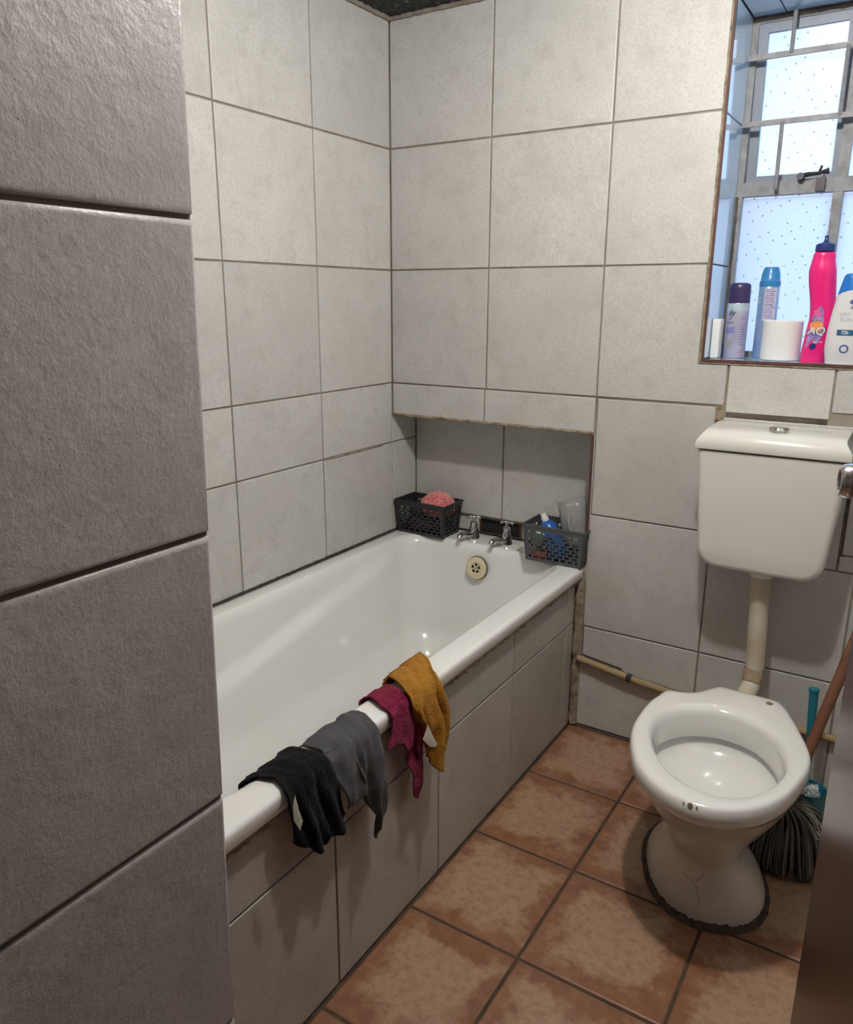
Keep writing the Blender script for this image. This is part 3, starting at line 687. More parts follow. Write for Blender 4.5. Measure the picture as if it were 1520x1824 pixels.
# ------------------------------------------------------------------ toilet pan
PO = Vector((1.271, -.588, 0)); PA = Vector((.9326, .3610, 0)); PB = Vector((.3610, -.9326, 0))
pan = empty('toilet_pan', PO, 'white china toilet pan without a seat standing before the cistern', 'toilet')
OUT = [(-.090, -.276), (-.083, -.2815), (-.074, -.281), (-.045, -.276), (-.012, -.283), (.022, -.308), (.046, -.327), (.054, -.331), (.064, -.328), (.126, -.303), (.176, -.284), (.184, -.279), (.188, -.268), (.196, -.235), (.200, -.150), (.200, -.065), (.192, -.010), (.165, .052), (.110, .135), (.045, .190), (-.03, .212), (-.100, .193), (-.152, .140), (-.180, .075), (-.187, .0), (-.182, -.065), (-.168, -.120), (-.134, -.205), (-.105, -.250)]
INN = [(-.138, -.040), (-.126, -.105), (-.095, -.155), (-.036, -.192), (.042, -.195), (.110, -.150), (.140, -.075), (.138, .007), (.110, .075), (.058, .132), (.000, .157), (-.058, .145), (-.105, .098), (-.130, .030)]
NPT = 120
def ring2(poly, n=NPT, c=(.005, -.03)):
    P = resample(spline([(x, y, 0) for x, y in poly], 8, True), 400, True); out = []
    for k in range(n):
        a = 2*math.pi*k/n; d = Vector((math.cos(a), math.sin(a))); best = None
        for i in range(len(P)):
            p, q_ = P[i], P[(i+1) % len(P)]; px_, py_ = p.x-c[0], p.y-c[1]; ex, ey = q_.x-p.x, q_.y-p.y
            den = d.x*ey-d.y*ex
            if abs(den) < 1e-12: continue
            r = (px_*ey-py_*ex)/den; s = (px_*d.y-py_*d.x)/den
            if r > 0 and -.001 <= s <= 1.001: best = r if best is None else max(best, r)
        out.append((c[0]+d.x*best, c[1]+d.y*best))
    return out
def ell(ca, cb, ra, rb, n=NPT, pw=2.0):
    out = []
    for k in range(n):
        a = 2*math.pi*k/n; cs, sn = math.cos(a), math.sin(a)
        out.append((ca+ra*math.copysign(abs(cs)**(2/pw), cs), cb+rb*math.copysign(abs(sn)**(2/pw), sn)))
    return out
def w3(r2, z): return [PA*x+PB*y+Vector((0, 0, z)) for x, y in r2]
def mix2(a, b, t): return [(lerp(p[0], q_[0], t), lerp(p[1], q_[1], t)) for p, q_ in zip(a, b)]
def scl(a, k, c=(.005, -.03), d=None): return [(c[0]+(p[0]-c[0])*k, c[1]+(p[1]-c[1])*k) for p in a]
RO, RI = ring2(OUT), ring2(INN); PZ = .400
waist = ell(.004, -.055, .074, .100); foot = ell(.020, -.115, .134, .185, pw=2.3)
mid = mix2(scl(RO, .93), ell(.003, -.04, .165, .20), .3)
base_r = [w3(foot, 0), w3(foot, .012), w3(mix2(foot, waist, .10), .030), w3(mix2(foot, waist, .30), .055), w3(mix2(foot, waist, .60), .083), w3(mix2(foot, waist, .88), .108), w3(waist, .132), w3(mix2(waist, mid, .05), .152), w3(mix2(waist, mid, .16), .180), w3(mix2(waist, mid, .34), .214), w3(mix2(waist, mid, .56), .250), w3(mix2(waist, mid, .77), .287), w3(mix2(waist, mid, .92), .316), w3(mid, .336), w3(mix2(mid, RO, .45), .347)]
bm = bmesh.new(); loft(bm, base_r, True, False); from_bm(bm, 'pedestal', M_china_base, pan, True)
rim_r = [w3(mix2(mid, RO, .30), .3445), w3(scl(RO, .955), .3495), w3(scl(RO, .985), .357), w3(RO, .370), w3(scl(RO, 1.0), .382), w3(scl(RO, .988), .393), w3(mix2(RO, RI, .14), .3985), w3(mix2(RO, RI, .3), PZ), w3(mix2(RO, RI, .78), PZ-.0005), w3(mix2(RO, RI, .90), PZ-.003), w3(RI, PZ-.011), w3(scl(RI, .975), PZ-.022), w3(scl(RI, .965), PZ-.075), w3(scl(RI, .985), PZ-.080)]
bm = bmesh.new(); loft(bm, rim_r); from_bm(bm, 'rim', M_china, pan, True)
bowl_r = [w3(scl(RI, 1.04), PZ-.060), w3(scl(RI, 1.06), PZ-.083), w3(scl(RI, .98), PZ-.105), w3(mix2(scl(RI, .9), ell(.005, -.06, .08, .1), .2), PZ-.120), w3(mix2(scl(RI, .7), ell(.005, -.05, .06, .08), .6), PZ-.135), w3(ell(.005, -.05, .045, .05), PZ-.145), w3(ell(.005, -.05, .004, .004), PZ-.147)]
bm = bmesh.new(); loft(bm, bowl_r, False, True); from_bm(bm, 'bowl', M_china, pan, True)
hp = PA*.155+PB*(-.245)
bm = bmesh.new(); lathe(bm, [(0, PZ-.0002), (.0085, PZ-.0002), (.0085, PZ+.0006), (0, PZ+.0006)], 16, hp); from_bm(bm, 'seat_bolt_hole', mat('rusty_hole', (.10, .07, .045), .8, var=(.3, .25, .2), vs_=90), pan)
bm = bmesh.new()
fr = ring2(OUT)
def surfpt(ang_idx, z):  # point on rim outer face
    return None
for (u, v, r) in ((1232, 1417, .0055), (1225, 1411, .0022), (1240, 1410, .0018), (1242, 1420, .0022), (1228, 1423, .002)):
    # chip marks on the rolled front edge of the rim
    best = None
    for k, (x, y) in enumerate(RO):
        for zz, kk in ((.3935, .988), (.388, .995), (.382, 1.0), (.376, 1.0), (.370, 1.0)):
            x2, y2 = scl([(x, y)], kk)[0]; p = PO+PA*x2+PB*y2+Vector((0, 0, zz)); dd = p-CAM; du = 760+FPX*dd.dot(RT)/dd.dot(FW)-u; dv = 912-FPX*dd.dot(UP)/dd.dot(FW)-v
            if dd.length < 2.0 and (best is None or du*du+dv*dv < best[0]): best = (du*du+dv*dv, p)
    p = best[1]-PO; n_ = (p-Vector((0, 0, p.z)))-(PA*.005+PB*-.03); n_ = Vector((n_.x, n_.y, .08)).normalized()
    lathe(bm, [(0, .0), (r, .0), (r*.9, .0012), (0, .0014)], 10, p, n_)
from_bm(bm, 'rim_chips', mat('chip_stain', (.23, .19, .14), .7), pan)
# inlet spigot at the back that takes the flush pipe
sg0 = Vector((1.243, -.20, .318)); sg1 = PO+PA*.06+PB*(-.26)+Vector((0, 0, .318))
bm = bmesh.new(); tube(bm, [sg1-PO+Vector((0, -.05, -.005)), sg0-PO], [.034, .031], 16); from_bm(bm, 'inlet_spigot', M_china_base, pan, True, autos=40)
bm = bmesh.new(); tube(bm, spline([PA*.02+PB*(-.20)+Vector((0, 0, .17)), PA*.02+PB*(-.30)+Vector((0, 0, .20)), Vector((1.21, -.10, .16))-PO, Vector((1.21, -.02, .15))-PO], 5), .048, 16); from_bm(bm, 'waste_outlet', M_china_base, pan, True)
bm = bmesh.new(); rings = []
for k in range(NPT):
    x, y = foot[k]; j = 1+random.uniform(-.004, .012)
    rings.append([PA*x*.985+PB*y*.985+Vector((0, 0, .010+random.uniform(-.003, .006))), PA*(x+(x-.02)*.03)*j+PB*(y+(y+.115)*.03)*j+Vector((0, 0, .006)), PA*(x+(x-.02)*.08)*j+PB*(y+(y+.115)*.08)*j+Vector((0, 0, .0006))])
rings.append(rings[0]); loft(bm, rings, closed=False); from_bm(bm, 'base_gap_ring', mat('gap_ring_brown', (.035, .025, .018), .9, var=(.09, .06, .04), vs_=40), pan, True)  # dark ring drawn in place of the gap round the foot
# hairline cracks on the foot
def crack(pts):
    bm = bmesh.new(); P = []
    for u, v in pts:
        best = None
        for ri in range(len(base_r)-1):
            for k in range(NPT):
                for f in (0, .25, .5, .75):
                    p = base_r[ri][k].lerp(base_r[ri+1][k], f)+PO; dd = p-CAM; q_ = (760+FPX*dd.dot(RT)/dd.dot(FW)-u)**2+(912-FPX*dd.dot(UP)/dd.dot(FW)-v)**2
                    s = q_+max(0, dd.length-1.55)*4000
                    if best is None or s < best[0]: best = (s, p)
        P.append(best[1]-PO)
    P = resample(spline(P, 4), 14); tube(bm, P, .0007, 4, False); from_bm(bm, 'hairline_crack', mat('crack_line', (.22, .17, .12), .8), pan)
crack([(1205, 1535), (1222, 1560), (1238, 1575), (1243, 1600), (1244, 1640)]); crack([(1238, 1572), (1252, 1562), (1270, 1555)])

# ------------------------------------------------------------------ cistern
cis = empty('toilet_cistern', (1.240, 0, .672), 'cream plastic toilet cistern mounted on the wall under the window', 'cistern')
def outline(inset, zt):
    x0, x1 = -.174+inset, .174-inset; xb0, xb1 = -.153+inset, .153-inset; z0 = inset; r = .052-inset*.6
    pts = [(x0, zt)]
    for i in range(11): a = math.pi+math.pi/2*i/10; pts.append((xb0+r+r*math.cos(a), z0+r+r*math.sin(a)))
    for i in range(11): a = 1.5*math.pi+math.pi/2*i/10; pts.append((xb1-r+r*math.cos(a), z0+r+r*math.sin(a)))
    pts.append((x1, zt)); return pts
CT = .308
bm = bmesh.new(); rings = []
for y, ins in ((-.002, .012), (-.02, .003), (-.06, .0), (-.145, .0), (-.157, .002), (-.164, .007), (-.1675, .015)): rings.append([Vector((x, y, z)) for x, z in outline(ins, CT)])
loft(bm, rings, True, True); from_bm(bm, 'tank', M_cist, cis, True, autos=40)
boxes('lid_gap', [((-.168, -.160, CT), (.168, -.004, CT+.003))], M_mould_gap, cis)  # black strip stands in for the open gap under the lid
bm = bmesh.new(); rings = []
prof = [(-.002, CT+.003), (-.168, CT+.003), (-.1735, CT+.006), (-.175, CT+.014), (-.1735, CT+.026), (-.169, CT+.037), (-.160, CT+.046), (-.147, CT+.051), (-.120, CT+.0535), (-.02, CT+.056), (-.002, CT+.056)]
for x, k in ((-.178, .90), (-.1795, .95), (-.178, .985), (-.172, 1), (0, 1), (.172, 1), (.178, .985), (.1795, .95), (.178, .90)):
    yc, zc = -.088, CT+.012
    e = 0 if abs(x) < .175 else (.010 if k < .92 else .005 if k < .97 else .0015)
    rings.append([Vector((x-(math.copysign(.018*sstep((z-CT-.02)/.036), x) if abs(x) > .17 else 0), y+(e if y < -.1 else 0), z-(e if z > CT+.02 else 0))) for y, z in prof])
loft(bm, rings, True, True); from_bm(bm, 'lid', M_cist, cis, True, autos=45)
bm = bmesh.new(); lathe(bm, [(0, CT+.054), (.0225, CT+.054), (.0235, CT+.060), (.0215, CT+.064), (.0195, CT+.0615), (.0175, CT+.0645), (0, CT+.067)], 28, (.006, -.105, 0)); btn = from_bm(bm, 'flush_button', M_chrome, cis, True, autos=35)
bm = bmesh.new(); lathe(bm, [(0, -.024), (.030, -.024), (.033, -.012), (.034, .004), (0, .004)], 24, (.003, -.085, 0)); from_bm(bm, 'outlet_nut', M_cist, cis, True, autos=40)
# flush pipe
M_pipe = mat('yellowed_pipe', (.60, .56, .46), .4, var=(.50, .43, .30), vs_=14)
fp = empty('flush_pipe', (1.243, -.085, .32), 'stained cream flush pipe running down from cistern to pan', 'pipe')
bm = bmesh.new(); P = spline([(0, 0, .335), (.004, 0, .25), (.010, 0, .12), (.012, -.004, .06), (.010, -.022, .022), (.004, -.060, .003), (0, -.115, -.002)], 6); tube(bm, P, .0245, 18); from_bm(bm, 'pipe_tube', M_pipe, fp, True, autos=60)
bm = bmesh.new(); tube(bm, [(.012, -.0, .065), (.0105, -.018, .03)], .0262, 18); from_bm(bm, 'joint_tape', mat('brown_stain_tape', (.42, .34, .22), .7, var=(.28, .2, .12), vs_=50), fp, True, autos=50)
# old supply pipe on the wall
sp2 = empty('supply_pipe', (.722, -.014, .245), 'flaking yellow painted supply pipe low on the back wall', 'pipe')
P = spline([(0, 0, 0), (.14, -.004, -.018), (.28, -.004, -.033), (.47, -.003, -.045), (.74, 0, -.047), (RW-.725, 0, -.047)], 8)
bm = bmesh.new(); P2 = resample(P, 110); tube(bm, P2, [.0105+random.uniform(-.0012, .0018) for _ in P2], 10)
from_bm(bm, 'pipe_tube', mat('flaking_paint', (.36, .24, .095), .7, var=(.30, .25, .17), vs_=30, bmp=(60, .8, .004)), sp2, True)
bm = bmesh.new(); tube(bm, [Vector((.165, -.004, -.021)), Vector((.181, -.004, -.0225))], .0128, 12); from_bm(bm, 'black_tape', M_mould_gap, sp2, True)

# ------------------------------------------------------------------ toilet brush in its holder
M_teal = mat('teal_plastic', (.018, .19, .27), .35)
hx, hy = 1.428, -.118
hd = empty('brush_holder', (hx, hy, 0), 'teal plastic toilet brush holder behind the mop', 'holder')
bm = bmesh.new(); lathe(bm, [(0, 0), (.052, 0), (.052, .006), (.046, .03), (.043, .085), (.045, .09), (.045, .093), (.0425, .093), (.040, .085), (.043, .03), (.045, .008), (0, .008)], 26); from_bm(bm, 'holder_cup', M_teal, hd, True, autos=40)
tb = empty('toilet_brush', (hx, hy, .012), 'teal toilet brush with upright handle behind the pan', 'brush')
bm = bmesh.new(); d = Vector((-.022, .02, 0))
tube(bm, [(0, 0, .03), Vector((0, 0, .09))+d*.3, Vector((0, 0, .17))+d*.55, Vector((0, 0, .352))+d], [.006, .006, .0095, .0115], 14); tube(bm, [Vector((0, 0, .352))+d, Vector((0, 0, .358))+d*1.01], [.0135, .0135], 14); from_bm(bm, 'handle', M_teal, tb, True, autos=40)
bm = bmesh.new()
for i in range(420):
    a = random.random()*6.283; z = random.uniform(.006, .088); L = .030 if z < .07 else .024
    dr = Vector((math.cos(a), math.sin(a), random.uniform(-.2, .3)))
    tube(bm, [Vector((0, 0, z)), Vector((0, 0, z))+dr*L], .0007, 3, False)
from_bm(bm, 'bristles', mat('white_bristle', (.70, .72, .70), .6), tb)['kind'] = 'stuff'

# ------------------------------------------------------------------ mop
mop = empty('string_mop', (1.400, -.27, 0), 'grey string mop with brown wooden handle leaning beside the pan', 'mop')
mb = mop.location.copy()
h0 = Vector((1.392, -.275, .125)); h1 = on(1480, 1245, 1, -.20); h2 = h0+(h1-h0)*4.2
h1 = h0.lerp(h1, 1.0)
bm = bmesh.new(); n = 16; tube(bm, [h0.lerp(h2, i/n)-mb for i in range(n+1)], .0135, 14)
from_bm(bm, 'handle', mat('brown_wood', (.225, .098, .050), .5, var=(.15, .062, .032), vs_=18), mop, True, autos=50)
bm = bmesh.new(); ad = (h1-h0).normalized(); tube(bm, [h0-mb-ad*.02, h0-mb+ad*.05], [.026, .017], 16); from_bm(bm, 'socket', mat('grey_socket', (.10, .11, .10), .6), mop, True, autos=40)
rnd = random.Random(4); bm = bmesh.new(); bm2 = bmesh.new()
for i in range(300):
    a = rnd.random()*6.283; R_ = .045+.055*rnd.random()**.6
    st = h0-mb+Vector((.020*math.cos(a)+rnd.gauss(0, .006), .020*math.sin(a)+rnd.gauss(0, .006), -.010+rnd.uniform(-.02, .02)))
    en = Vector((.01+R_*1.0*math.cos(a)-.004, -.035+R_*1.05*math.sin(a), .004+.012*rnd.random()))
    md_ = st.lerp(en, .45)+Vector((.018*math.cos(a), .018*math.sin(a), .028+.02*rnd.random()))
    tan = Vector((-math.sin(a), math.cos(a), 0))*rnd.gauss(0, .012)
    P = spline([st, md_+tan, st.lerp(en, .8)+Vector((.02*math.cos(a), .02*math.sin(a), .004))+tan*1.5, en+tan], 4)
    tube(bm if rnd.random() < .6 else bm2, P, .0024+.0008*rnd.random(), 5)
for i in range(70):   # pale loose loops near the top right
    c = Vector((.055+rnd.gauss(0, .014), -.01+rnd.gauss(0, .022), .060+rnd.gauss(0, .020))); a = rnd.random()*6.28
    P = [c+Vector((.016*math.cos(a+k*.9)*(1+.1*k), .016*math.sin(a+k*.9), .010*math.sin(k*1.3+a)-.004*k)) for k in range(6)]
    tube(bm2, P, .0024, 5)
o = from_bm(bm, 'mop_strings', mat('dark_grey_yarn', (.085, .078, .062), .95), mop, True); o['kind'] = 'stuff'
o = from_bm(bm2, 'mop_strings', mat('grey_yarn', (.165, .145, .12), .95), mop, True); o['kind'] = 'stuff'
# ------------------------------------------------------------------ door
M_door = mat('varnished_brown_wood', (.080, .034, .022), .30, var=(.052, .024, .016), vs_=5, coat=.12, spec=.5)
e = Vector((1.499, -1.02, 0)); hg = Vector((1.665, -1.76, 0)); dv = (hg-e); Ld = dv.length; dv.normalize(); ang = math.atan2(dv.y, dv.x)
dr = struct(empty('door_1', (e.x, e.y, .008), 'varnished brown wooden door standing open at the right edge', 'door', ang)); del dr['category']
# local x runs from the free edge to the hinges; local -y is the face turned to the room's left
bm = bmesh.new(); rbox(bm, (0, 0, 0), (Ld, .040, 2.02), .002, 1); dl = from_bm(bm, 'door_leaf', M_door, dr)
kz = 1.120; kl = Vector((.066, 0, kz))
bm = bmesh.new(); lathe(bm, [(0, -.001), (.027, -.001), (.027, .005), (.024, .007), (0, .007)], 28, kl, (0, -1, 0)); kb = from_bm(bm, 'knob_rose', M_chrome, dr, True, autos=40)
M_knob = mat('bright_chrome', (.66, .67, .69), .10, 1)
bm = bmesh.new(); lathe(bm, [(0, .006), (.009, .006), (.009, .022), (.016, .027), (.021, .034), (.0225, .042), (.0215, .050), (.018, .0545), (.015, .0545), (.0135, .052), (0, .052)], 32, kl, (0, -1, 0)); kn = from_bm(bm, 'knob', M_knob, dr, True, autos=50)
bm = bmesh.new(); lathe(bm, [(0, .0515), (.0133, .0515), (.0133, .0528), (0, .0530)], 24, kl, (0, -1, 0)); from_bm(bm, 'knob_reflection', M_dark, kn)  # dark disc painted for the doorway's reflection in the chrome

# ------------------------------------------------------------------ things on the window sill
def text_mesh(name, body, size, m, parent, fn, shear=0, bold=0):
    cu = bpy.data.curves.new('t', 'FONT'); cu.body = body; cu.size = size; cu.align_x = 'CENTER'; cu.align_y = 'CENTER'; cu.shear = shear; cu.offset = bold
    o = bpy.data.objects.new('t', cu); COL.objects.link(o); bpy.context.view_layer.update()
    me = bpy.data.meshes.new_from_object(o.evaluated_get(bpy.context.evaluated_depsgraph_get())); bpy.data.objects.remove(o)
    bm = bmesh.new(); bm.from_mesh(me); bpy.data.meshes.remove(me)
    bmesh.ops.subdivide_edges(bm, edges=[e_ for e_ in bm.edges if e_.calc_length() > size*.25], cuts=1)
    for v in bm.verts: v.co = fn(v.co.x, v.co.y)
    me = bpy.data.meshes.new(name); bm.to_mesh(me); bm.free(); return link(name, me, m, parent)
def patch_mesh(name, pts, m, parent, fn, sub=10):
    """rectangle (x0,x1,z0,z1) or polygon wrapped with fn(x, z)"""
    bm = bmesh.new()
    if len(pts) == 4 and not hasattr(pts[0], '__len__'):
        x0, x1, z0, z1 = pts; g = [[bm.verts.new(fn(lerp(x0, x1, i/sub), lerp(z0, z1, j/4))) for i in range(sub+1)] for j in range(5)]
        for j in range(4):
            for i in range(sub): bm.faces.new((g[j][i], g[j][i+1], g[j+1][i+1], g[j+1][i]))
    else:
        c = (sum(p[0] for p in pts)/len(pts), sum(p[1] for p in pts)/len(pts)); prev = None; rings = []
        for k in (.02, .35, .7, 1): rings.append([fn(c[0]+(p[0]-c[0])*k, c[1]+(p[1]-c[1])*k) for p in pts])
        loft(bm, rings, True, False)
    return from_bm(bm, name, m, parent, True)
def cyl(r, face=-90, o=.0004):
    f0 = math.radians(face)
    return lambda x, z: Vector(((r+o)*math.cos(f0+x/r), (r+o)*math.sin(f0+x/r), z))
TO = lambda p: math.degrees(math.atan2(CAM.y-p[1], CAM.x-p[0]))
SZ = WZ0+.0005
M_ink = mat('dark_ink', (.06, .07, .14), .5); M_purple = mat('purple_cap', (.035, .022, .085), .35); M_lav = mat('lavender_can', (.52, .50, .62), .28, .3, var=(.42, .42, .55), vs_=14)
M_bluecap = mat('blue_cap', (.035, .22, .48), .3); M_bluecan = mat('blue_can', (.34, .45, .66), .28, .3, var=(.26, .38, .62), vs_=16); M_hot = mat('hot_pink_plastic', (.80, .018, .20), .28, var=(.72, .014, .17), vs_=5)
M_navy = mat('navy_plastic', (.015, .03, .14), .35); M_white = mat('white_plastic', (.66, .655, .66), .3); M_paper = mat('white_paper', (.78, .77, .75), .9, bmp=(150, .3)); M_lblue = mat('label_blue', (.05, .11, .33), .4); M_print = mat('pale_print', (.62, .62, .68), .5); M_orange = mat('label_orange', (.80, .28, .08), .4); M_cyan = mat('cap_blue', (.012, .15, .52), .22); M_viol = mat('label_violet', (.16, .10, .36), .4, var=(.45, .35, .6), vs_=90); M_skyl = mat('label_sky', (.32, .48, .52), .4, var=(.55, .62, .68), vs_=60); M_teal_l = mat('label_teal', (.02, .10, .20), .4)
# purple-capped can
p1 = (1.0745, .118, SZ); c = empty('aerosol_can', p1, 'lavender aerosol can with dark purple cap on the sill', 'aerosol can'); r = .0285; f = TO(p1)
bm = bmesh.new(); lathe(bm, [(0, 0), (r-.002, 0), (r, .003), (r, .143), (r-.001, .146), (0, .146)], 32); from_bm(bm, 'can_body', M_lav, c, True, autos=40)
bm = bmesh.new(); lathe(bm, [(0, .146), (r-.0005, .146), (r-.001, .185), (r-.002, .193), (r-.006, .198), (r-.010, .199), (0, .199)], 32); from_bm(bm, 'cap', M_purple, c, True, autos=40)
k = cyl(r, f); patch_mesh('label_band', (-.034, .034, .125, .143), M_skyl, c, k)
text_mesh('print', 'ily', .020, M_ink, c, lambda x, y: k(x-.016, y+.119), .3, .0006); text_mesh('print', 'er', .013, M_ink, c, lambda x, y: k(x-.018, y+.105)); text_mesh('print', 'ener', .012, M_ink, c, lambda x, y: k(x-.018, y+.095))
patch_mesh('label_block', (-.030, -.004, .066, .083), mat('label_periwinkle', (.22, .23, .46), .4), c, k)
for i in range(12): patch_mesh('print_line', (.008, .026-.005*random.random(), .110-i*.0068, .112-i*.0068), M_viol, c, k, 4)
patch_mesh('bath_picture', [(-.030, .050), (-.006, .053), (-.008, .036), (-.012, .026), (-.028, .026)], mat('picture_grey', (.30, .29, .32), .5), c, k)
patch_mesh('hazard_mark', [(.010, .016), (.019, .007), (.028, .016), (.019, .026)], mat('mark_red', (.55, .10, .10), .5), c, k); k2 = cyl(r, f, .0008)
patch_mesh('hazard_field', [(.0125, .016), (.019, .0095), (.0255, .016), (.019, .023)], M_print, c, k2); patch_mesh('hazard_flame', [(.016, .014), (.022, .014), (.021, .018), (.019, .020), (.017, .018)], M_ink, c, cyl(r, f, .0012))
# blue can
p2 = (1.140, .170, SZ); c = empty('aerosol_can', p2, 'tall pale blue aerosol can with bright blue cap behind the paper roll', 'aerosol can'); r = .0265; f = TO(p2)
bm = bmesh.new(); lathe(bm, [(0, 0), (r-.002, 0), (r, .003), (r, .188), (r-.001, .190), (0, .190)], 32); from_bm(bm, 'can_body', M_bluecan, c, True, autos=40)
bm = bmesh.new(); lathe(bm, [(0, .190), (r+.0004, .190), (r+.0004, .203), (r-.0015, .205), (r-.003, .222), (r-.007, .236), (r-.009, .240), (0, .238)], 32); from_bm(bm, 'cap', M_bluecap, c, True, autos=40)
k = cyl(r, f); patch_mesh('text_panel', (-.010, .022, .100, .184), M_print, c, k)
k2 = cyl(r, f, .0008)
for i in range(16): patch_mesh('print_line', (-.008, .020-.008*random.random(), .180-i*.0049, .1825-i*.0049), M_viol, c, k2, 4)
patch_mesh('swirl', [(-.034, .06), (-.026, .09), (-.030, .12), (-.020, .165), (-.026, .16), (-.036, .12)], M_skyl, c, k)
# paper rolls
c = empty('paper_roll', (1.196, .098, SZ), 'plump white toilet paper roll standing on the sill beside pink bottle', 'paper roll', 0)
bm = bmesh.new(); lathe(bm, [(.020, .001), (.047, 0), (.049, .002), (.049, .100), (.047, .102), (.022, .102), (.020, .100), (.020, .001)], 40); from_bm(bm, 'paper', M_paper, c, True, autos=40)
bm = bmesh.new(); lathe(bm, [(.0188, .001), (.0198, .001), (.0198, .1005), (.0188, .1005), (.0188, .001)], 24); from_bm(bm, 'cardboard_core', mat('cardboard', (.35, .25, .16), .9), c, True, autos=40)
c = empty('paper_packet', (1.0345, .082, SZ), 'narrow white paper packet wedged between reveal and purple-capped can', 'packet')
bm = bmesh.new(); rbox(bm, (-.0115, -.022, 0), (.010, .022, .104), .004, 3); from_bm(bm, 'wrapper', M_paper, c, True)
# hot pink bottle
p3 = (1.279, .072, SZ); c = empty('cleaner_bottle', p3, 'hot pink curvy cleaner bottle with navy nozzle cap', 'bottle')
f = math.radians(TO(p3)+90)   # broad side faces the room
def pk(z):
    t = z/.27; w = .034-.004*sstep((t-.25)/.2)+.002*sstep((t-.55)/.2)-.006*sstep((t-.82)/.15); w -= .004*sstep((.03-z)/.03); s = .007*math.sin((t-.08)*5.6)+.004
    return w, s
def pk_pt(x, z, o=.0006):
    w, s = pk(z); q_ = max(-.98, min(.98, x/w)); return Vector((x*math.cos(f)+s*math.cos(f)+(.8*w*math.sqrt(1-q_*q_)+o)*math.sin(f), x*math.sin(f)+s*math.sin(f)-(.8*w*math.sqrt(1-q_*q_)+o)*math.cos(f), z))
bm = bmesh.new(); rings = []
for i in range(41):
    z = .262*i/40; w, s = pk(z)
    rings.append([Vector((math.cos(f)*(w*math.cos(a)+s)-math.sin(f)*.8*w*math.sin(a), math.sin(f)*(w*math.cos(a)+s)+math.cos(f)*.8*w*math.sin(a), z)) for a in [2*math.pi*k_/36 for k_ in range(36)]])
w, s = pk(.262)
for kk, dz in ((.97, .004), (.86, .009), (.6, .012)): rings.append([Vector((math.cos(f)*(kk*w*math.cos(a)+s)-math.sin(f)*.8*kk*w*math.sin(a), math.sin(f)*(kk*w*math.cos(a)+s)+math.cos(f)*.8*kk*w*math.sin(a), .262+dz)) for a in [2*math.pi*k_/36 for k_ in range(36)]])
loft(bm, rings, True, True); from_bm(bm, 'bottle_body', M_hot, c, True, autos=60)
tc_ = Vector((s*math.cos(f), s*math.sin(f), 0)); bm = bmesh.new(); lathe(bm, [(0, .272), (.023, .272), (.0235, .275), (.0225, .288), (.018, .291), (.009, .293), (.0055, .297), (.0045, .306), (.0055, .3075), (.003, .310), (0, .310)], 28, tc_); from_bm(bm, 'nozzle_cap', M_navy, c, True, autos=35)
patch_mesh('label_shape', [(-.026, .036), (-.006, .040), (.004, .06), (.005, .09), (.002, .130), (-.004, .140), (-.012, .134), (-.022, .112), (-.027, .08)], M_viol, c, pk_pt)
pk2 = lambda x, z: pk_pt(x, z, .0011); pk3 = lambda x, z: pk_pt(x, z, .0016)
patch_mesh('label_flower', [(-.012+.012*math.cos(a)*(.75+.25*math.cos(5*a)), .122+.013*math.sin(a)*(.75+.25*math.cos(5*a))) for a in [6.283*i/20 for i in range(20)]], mat('label_rose', (.70, .12, .32), .4), c, pk2)
patch_mesh('label_sun', [(-.011+.016*math.cos(a), .090+.014*math.sin(a)) for a in [6.283*i/20 for i in range(20)]], M_orange, c, pk2)
text_mesh('print', 'AQ', .026, M_navy, c, lambda x, y: pk2(x-.010, y+.078), .15, .0022); text_mesh('print', 'AQ', .026, M_white, c, lambda x, y: pk3(x-.010, y+.078), .15, .0006)
text_mesh('print', 'BURST', .009, M_ink, c, lambda x, y: pk2(x-.012, y+.103)); patch_mesh('label_badge', [(-.010+.008*math.cos(a), .040+.008*math.sin(a)) for a in [6.283*i/16 for i in range(16)]], M_navy, c, pk2); text_mesh('print', 'Active', .009, M_white, c, lambda x, y: pk3(x-.002, y+.052), .3)
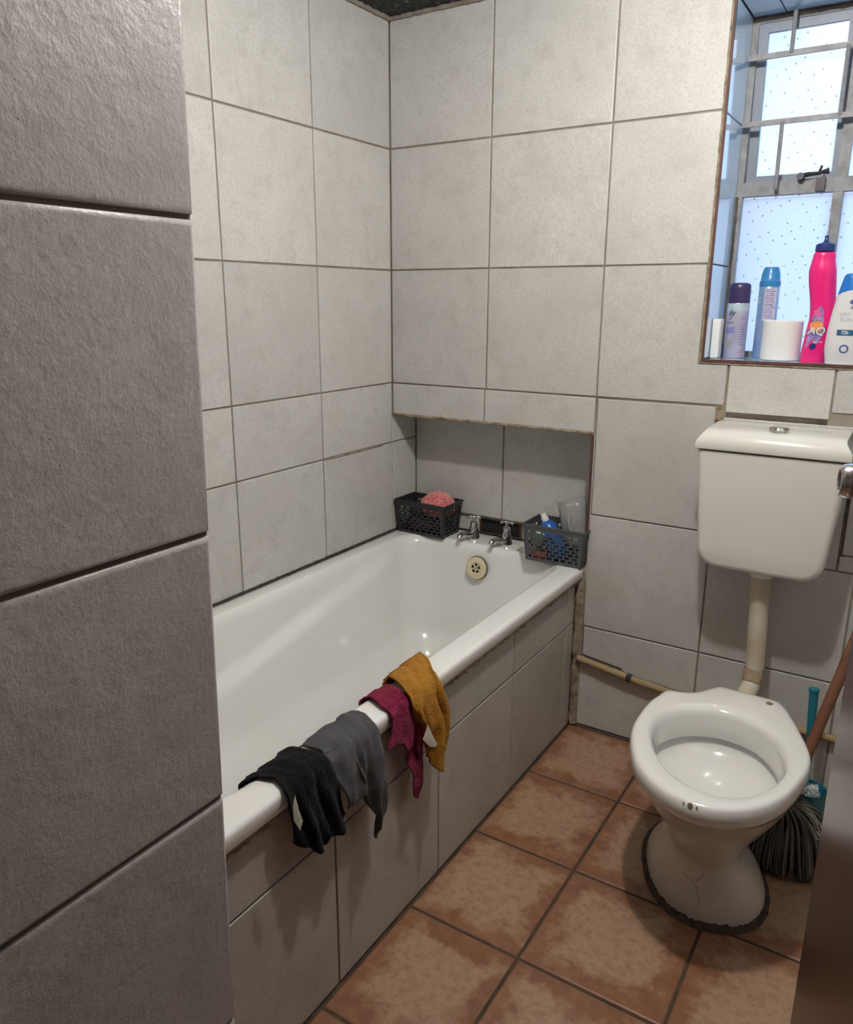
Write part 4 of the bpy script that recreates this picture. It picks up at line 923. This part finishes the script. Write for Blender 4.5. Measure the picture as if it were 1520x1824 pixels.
# shampoo bottle
p4 = (1.357, .036, SZ); c = empty('shampoo_bottle', p4, 'white shampoo bottle with blue cap at the right of the sill', 'bottle'); f4 = math.radians(TO(p4)+90)
def sh(z): t = z/.18; return .050-.005*sstep((.04-z)/.04)-.016*max(0, (t-.25)/.75)**1.6
def sh_pt(x, z, o=.0005):
    w = sh(z); q_ = max(-.98, min(.98, x/w)); d_ = .52*w*math.sqrt(1-q_*q_)+o
    return Vector((x*math.cos(f4)+d_*math.sin(f4), x*math.sin(f4)-d_*math.cos(f4), z))
def shring(z, wd, zf=lambda ca: 0): return [Vector((math.cos(f4)*wd*math.cos(a)-math.sin(f4)*.52*wd*math.sin(a), math.sin(f4)*wd*math.cos(a)+math.cos(f4)*.52*wd*math.sin(a), z+zf(math.cos(a)))) for a in [2*math.pi*k_/40 for k_ in range(40)]]
dip = lambda ca: -.012*ca*ca+.006
bm = bmesh.new(); rings = [shring(.172*i/24, sh(.172*i/24), (lambda ca, i=i: dip(ca)*(i/24)**4)) for i in range(25)]; loft(bm, rings, True, True); from_bm(bm, 'bottle_body', M_white, c, True, autos=50)
bm = bmesh.new(); loft(bm, [shring(.1725, sh(.172)+.0004, dip), shring(.190, .0315, lambda ca: dip(ca)*.6), shring(.208, .0265), shring(.214, .024), shring(.217, .019)], True, True); from_bm(bm, 'cap', M_cyan, c, True, autos=40)
sh2 = lambda x, z: sh_pt(x, z, .0010)
text_mesh('print', 'DRY', .012, M_print if False else mat('grey_print', (.33, .36, .42), .5), c, lambda x, y: sh_pt(x-.012, y+.120)); text_mesh('print', 'SCALP', .012, bpy.data.materials['grey_print'], c, lambda x, y: sh_pt(x-.006, y+.108))
patch_mesh('label_bar', (-.026, .040, .070, .084), M_teal_l, c, sh_pt, 12); text_mesh('print', '72h', .011, M_white, c, lambda x, y: sh2(x-.009, y+.077), .2, .0003)
patch_mesh('logo_swirl', [(.002+.009*math.cos(a), .150+.006*math.sin(a)) for a in [6.283*i/16 for i in range(16)]], M_lblue, c, sh_pt); text_mesh('print', 'sh', .013, M_ink, c, lambda x, y: sh_pt(x+.002, y+.138), .4, .0004)
bm = bmesh.new(); ring_o = [sh_pt(-.006+.0105*math.cos(a), .038+.0105*math.sin(a)) for a in [6.283*i/28 for i in range(29)]]; ring_i = [sh_pt(-.006+.0068*math.cos(a), .038+.0068*math.sin(a)) for a in [6.283*i/28 for i in range(29)]]; loft(bm, [ring_o, ring_i], closed=False); from_bm(bm, 'round_seal', M_lblue, c)
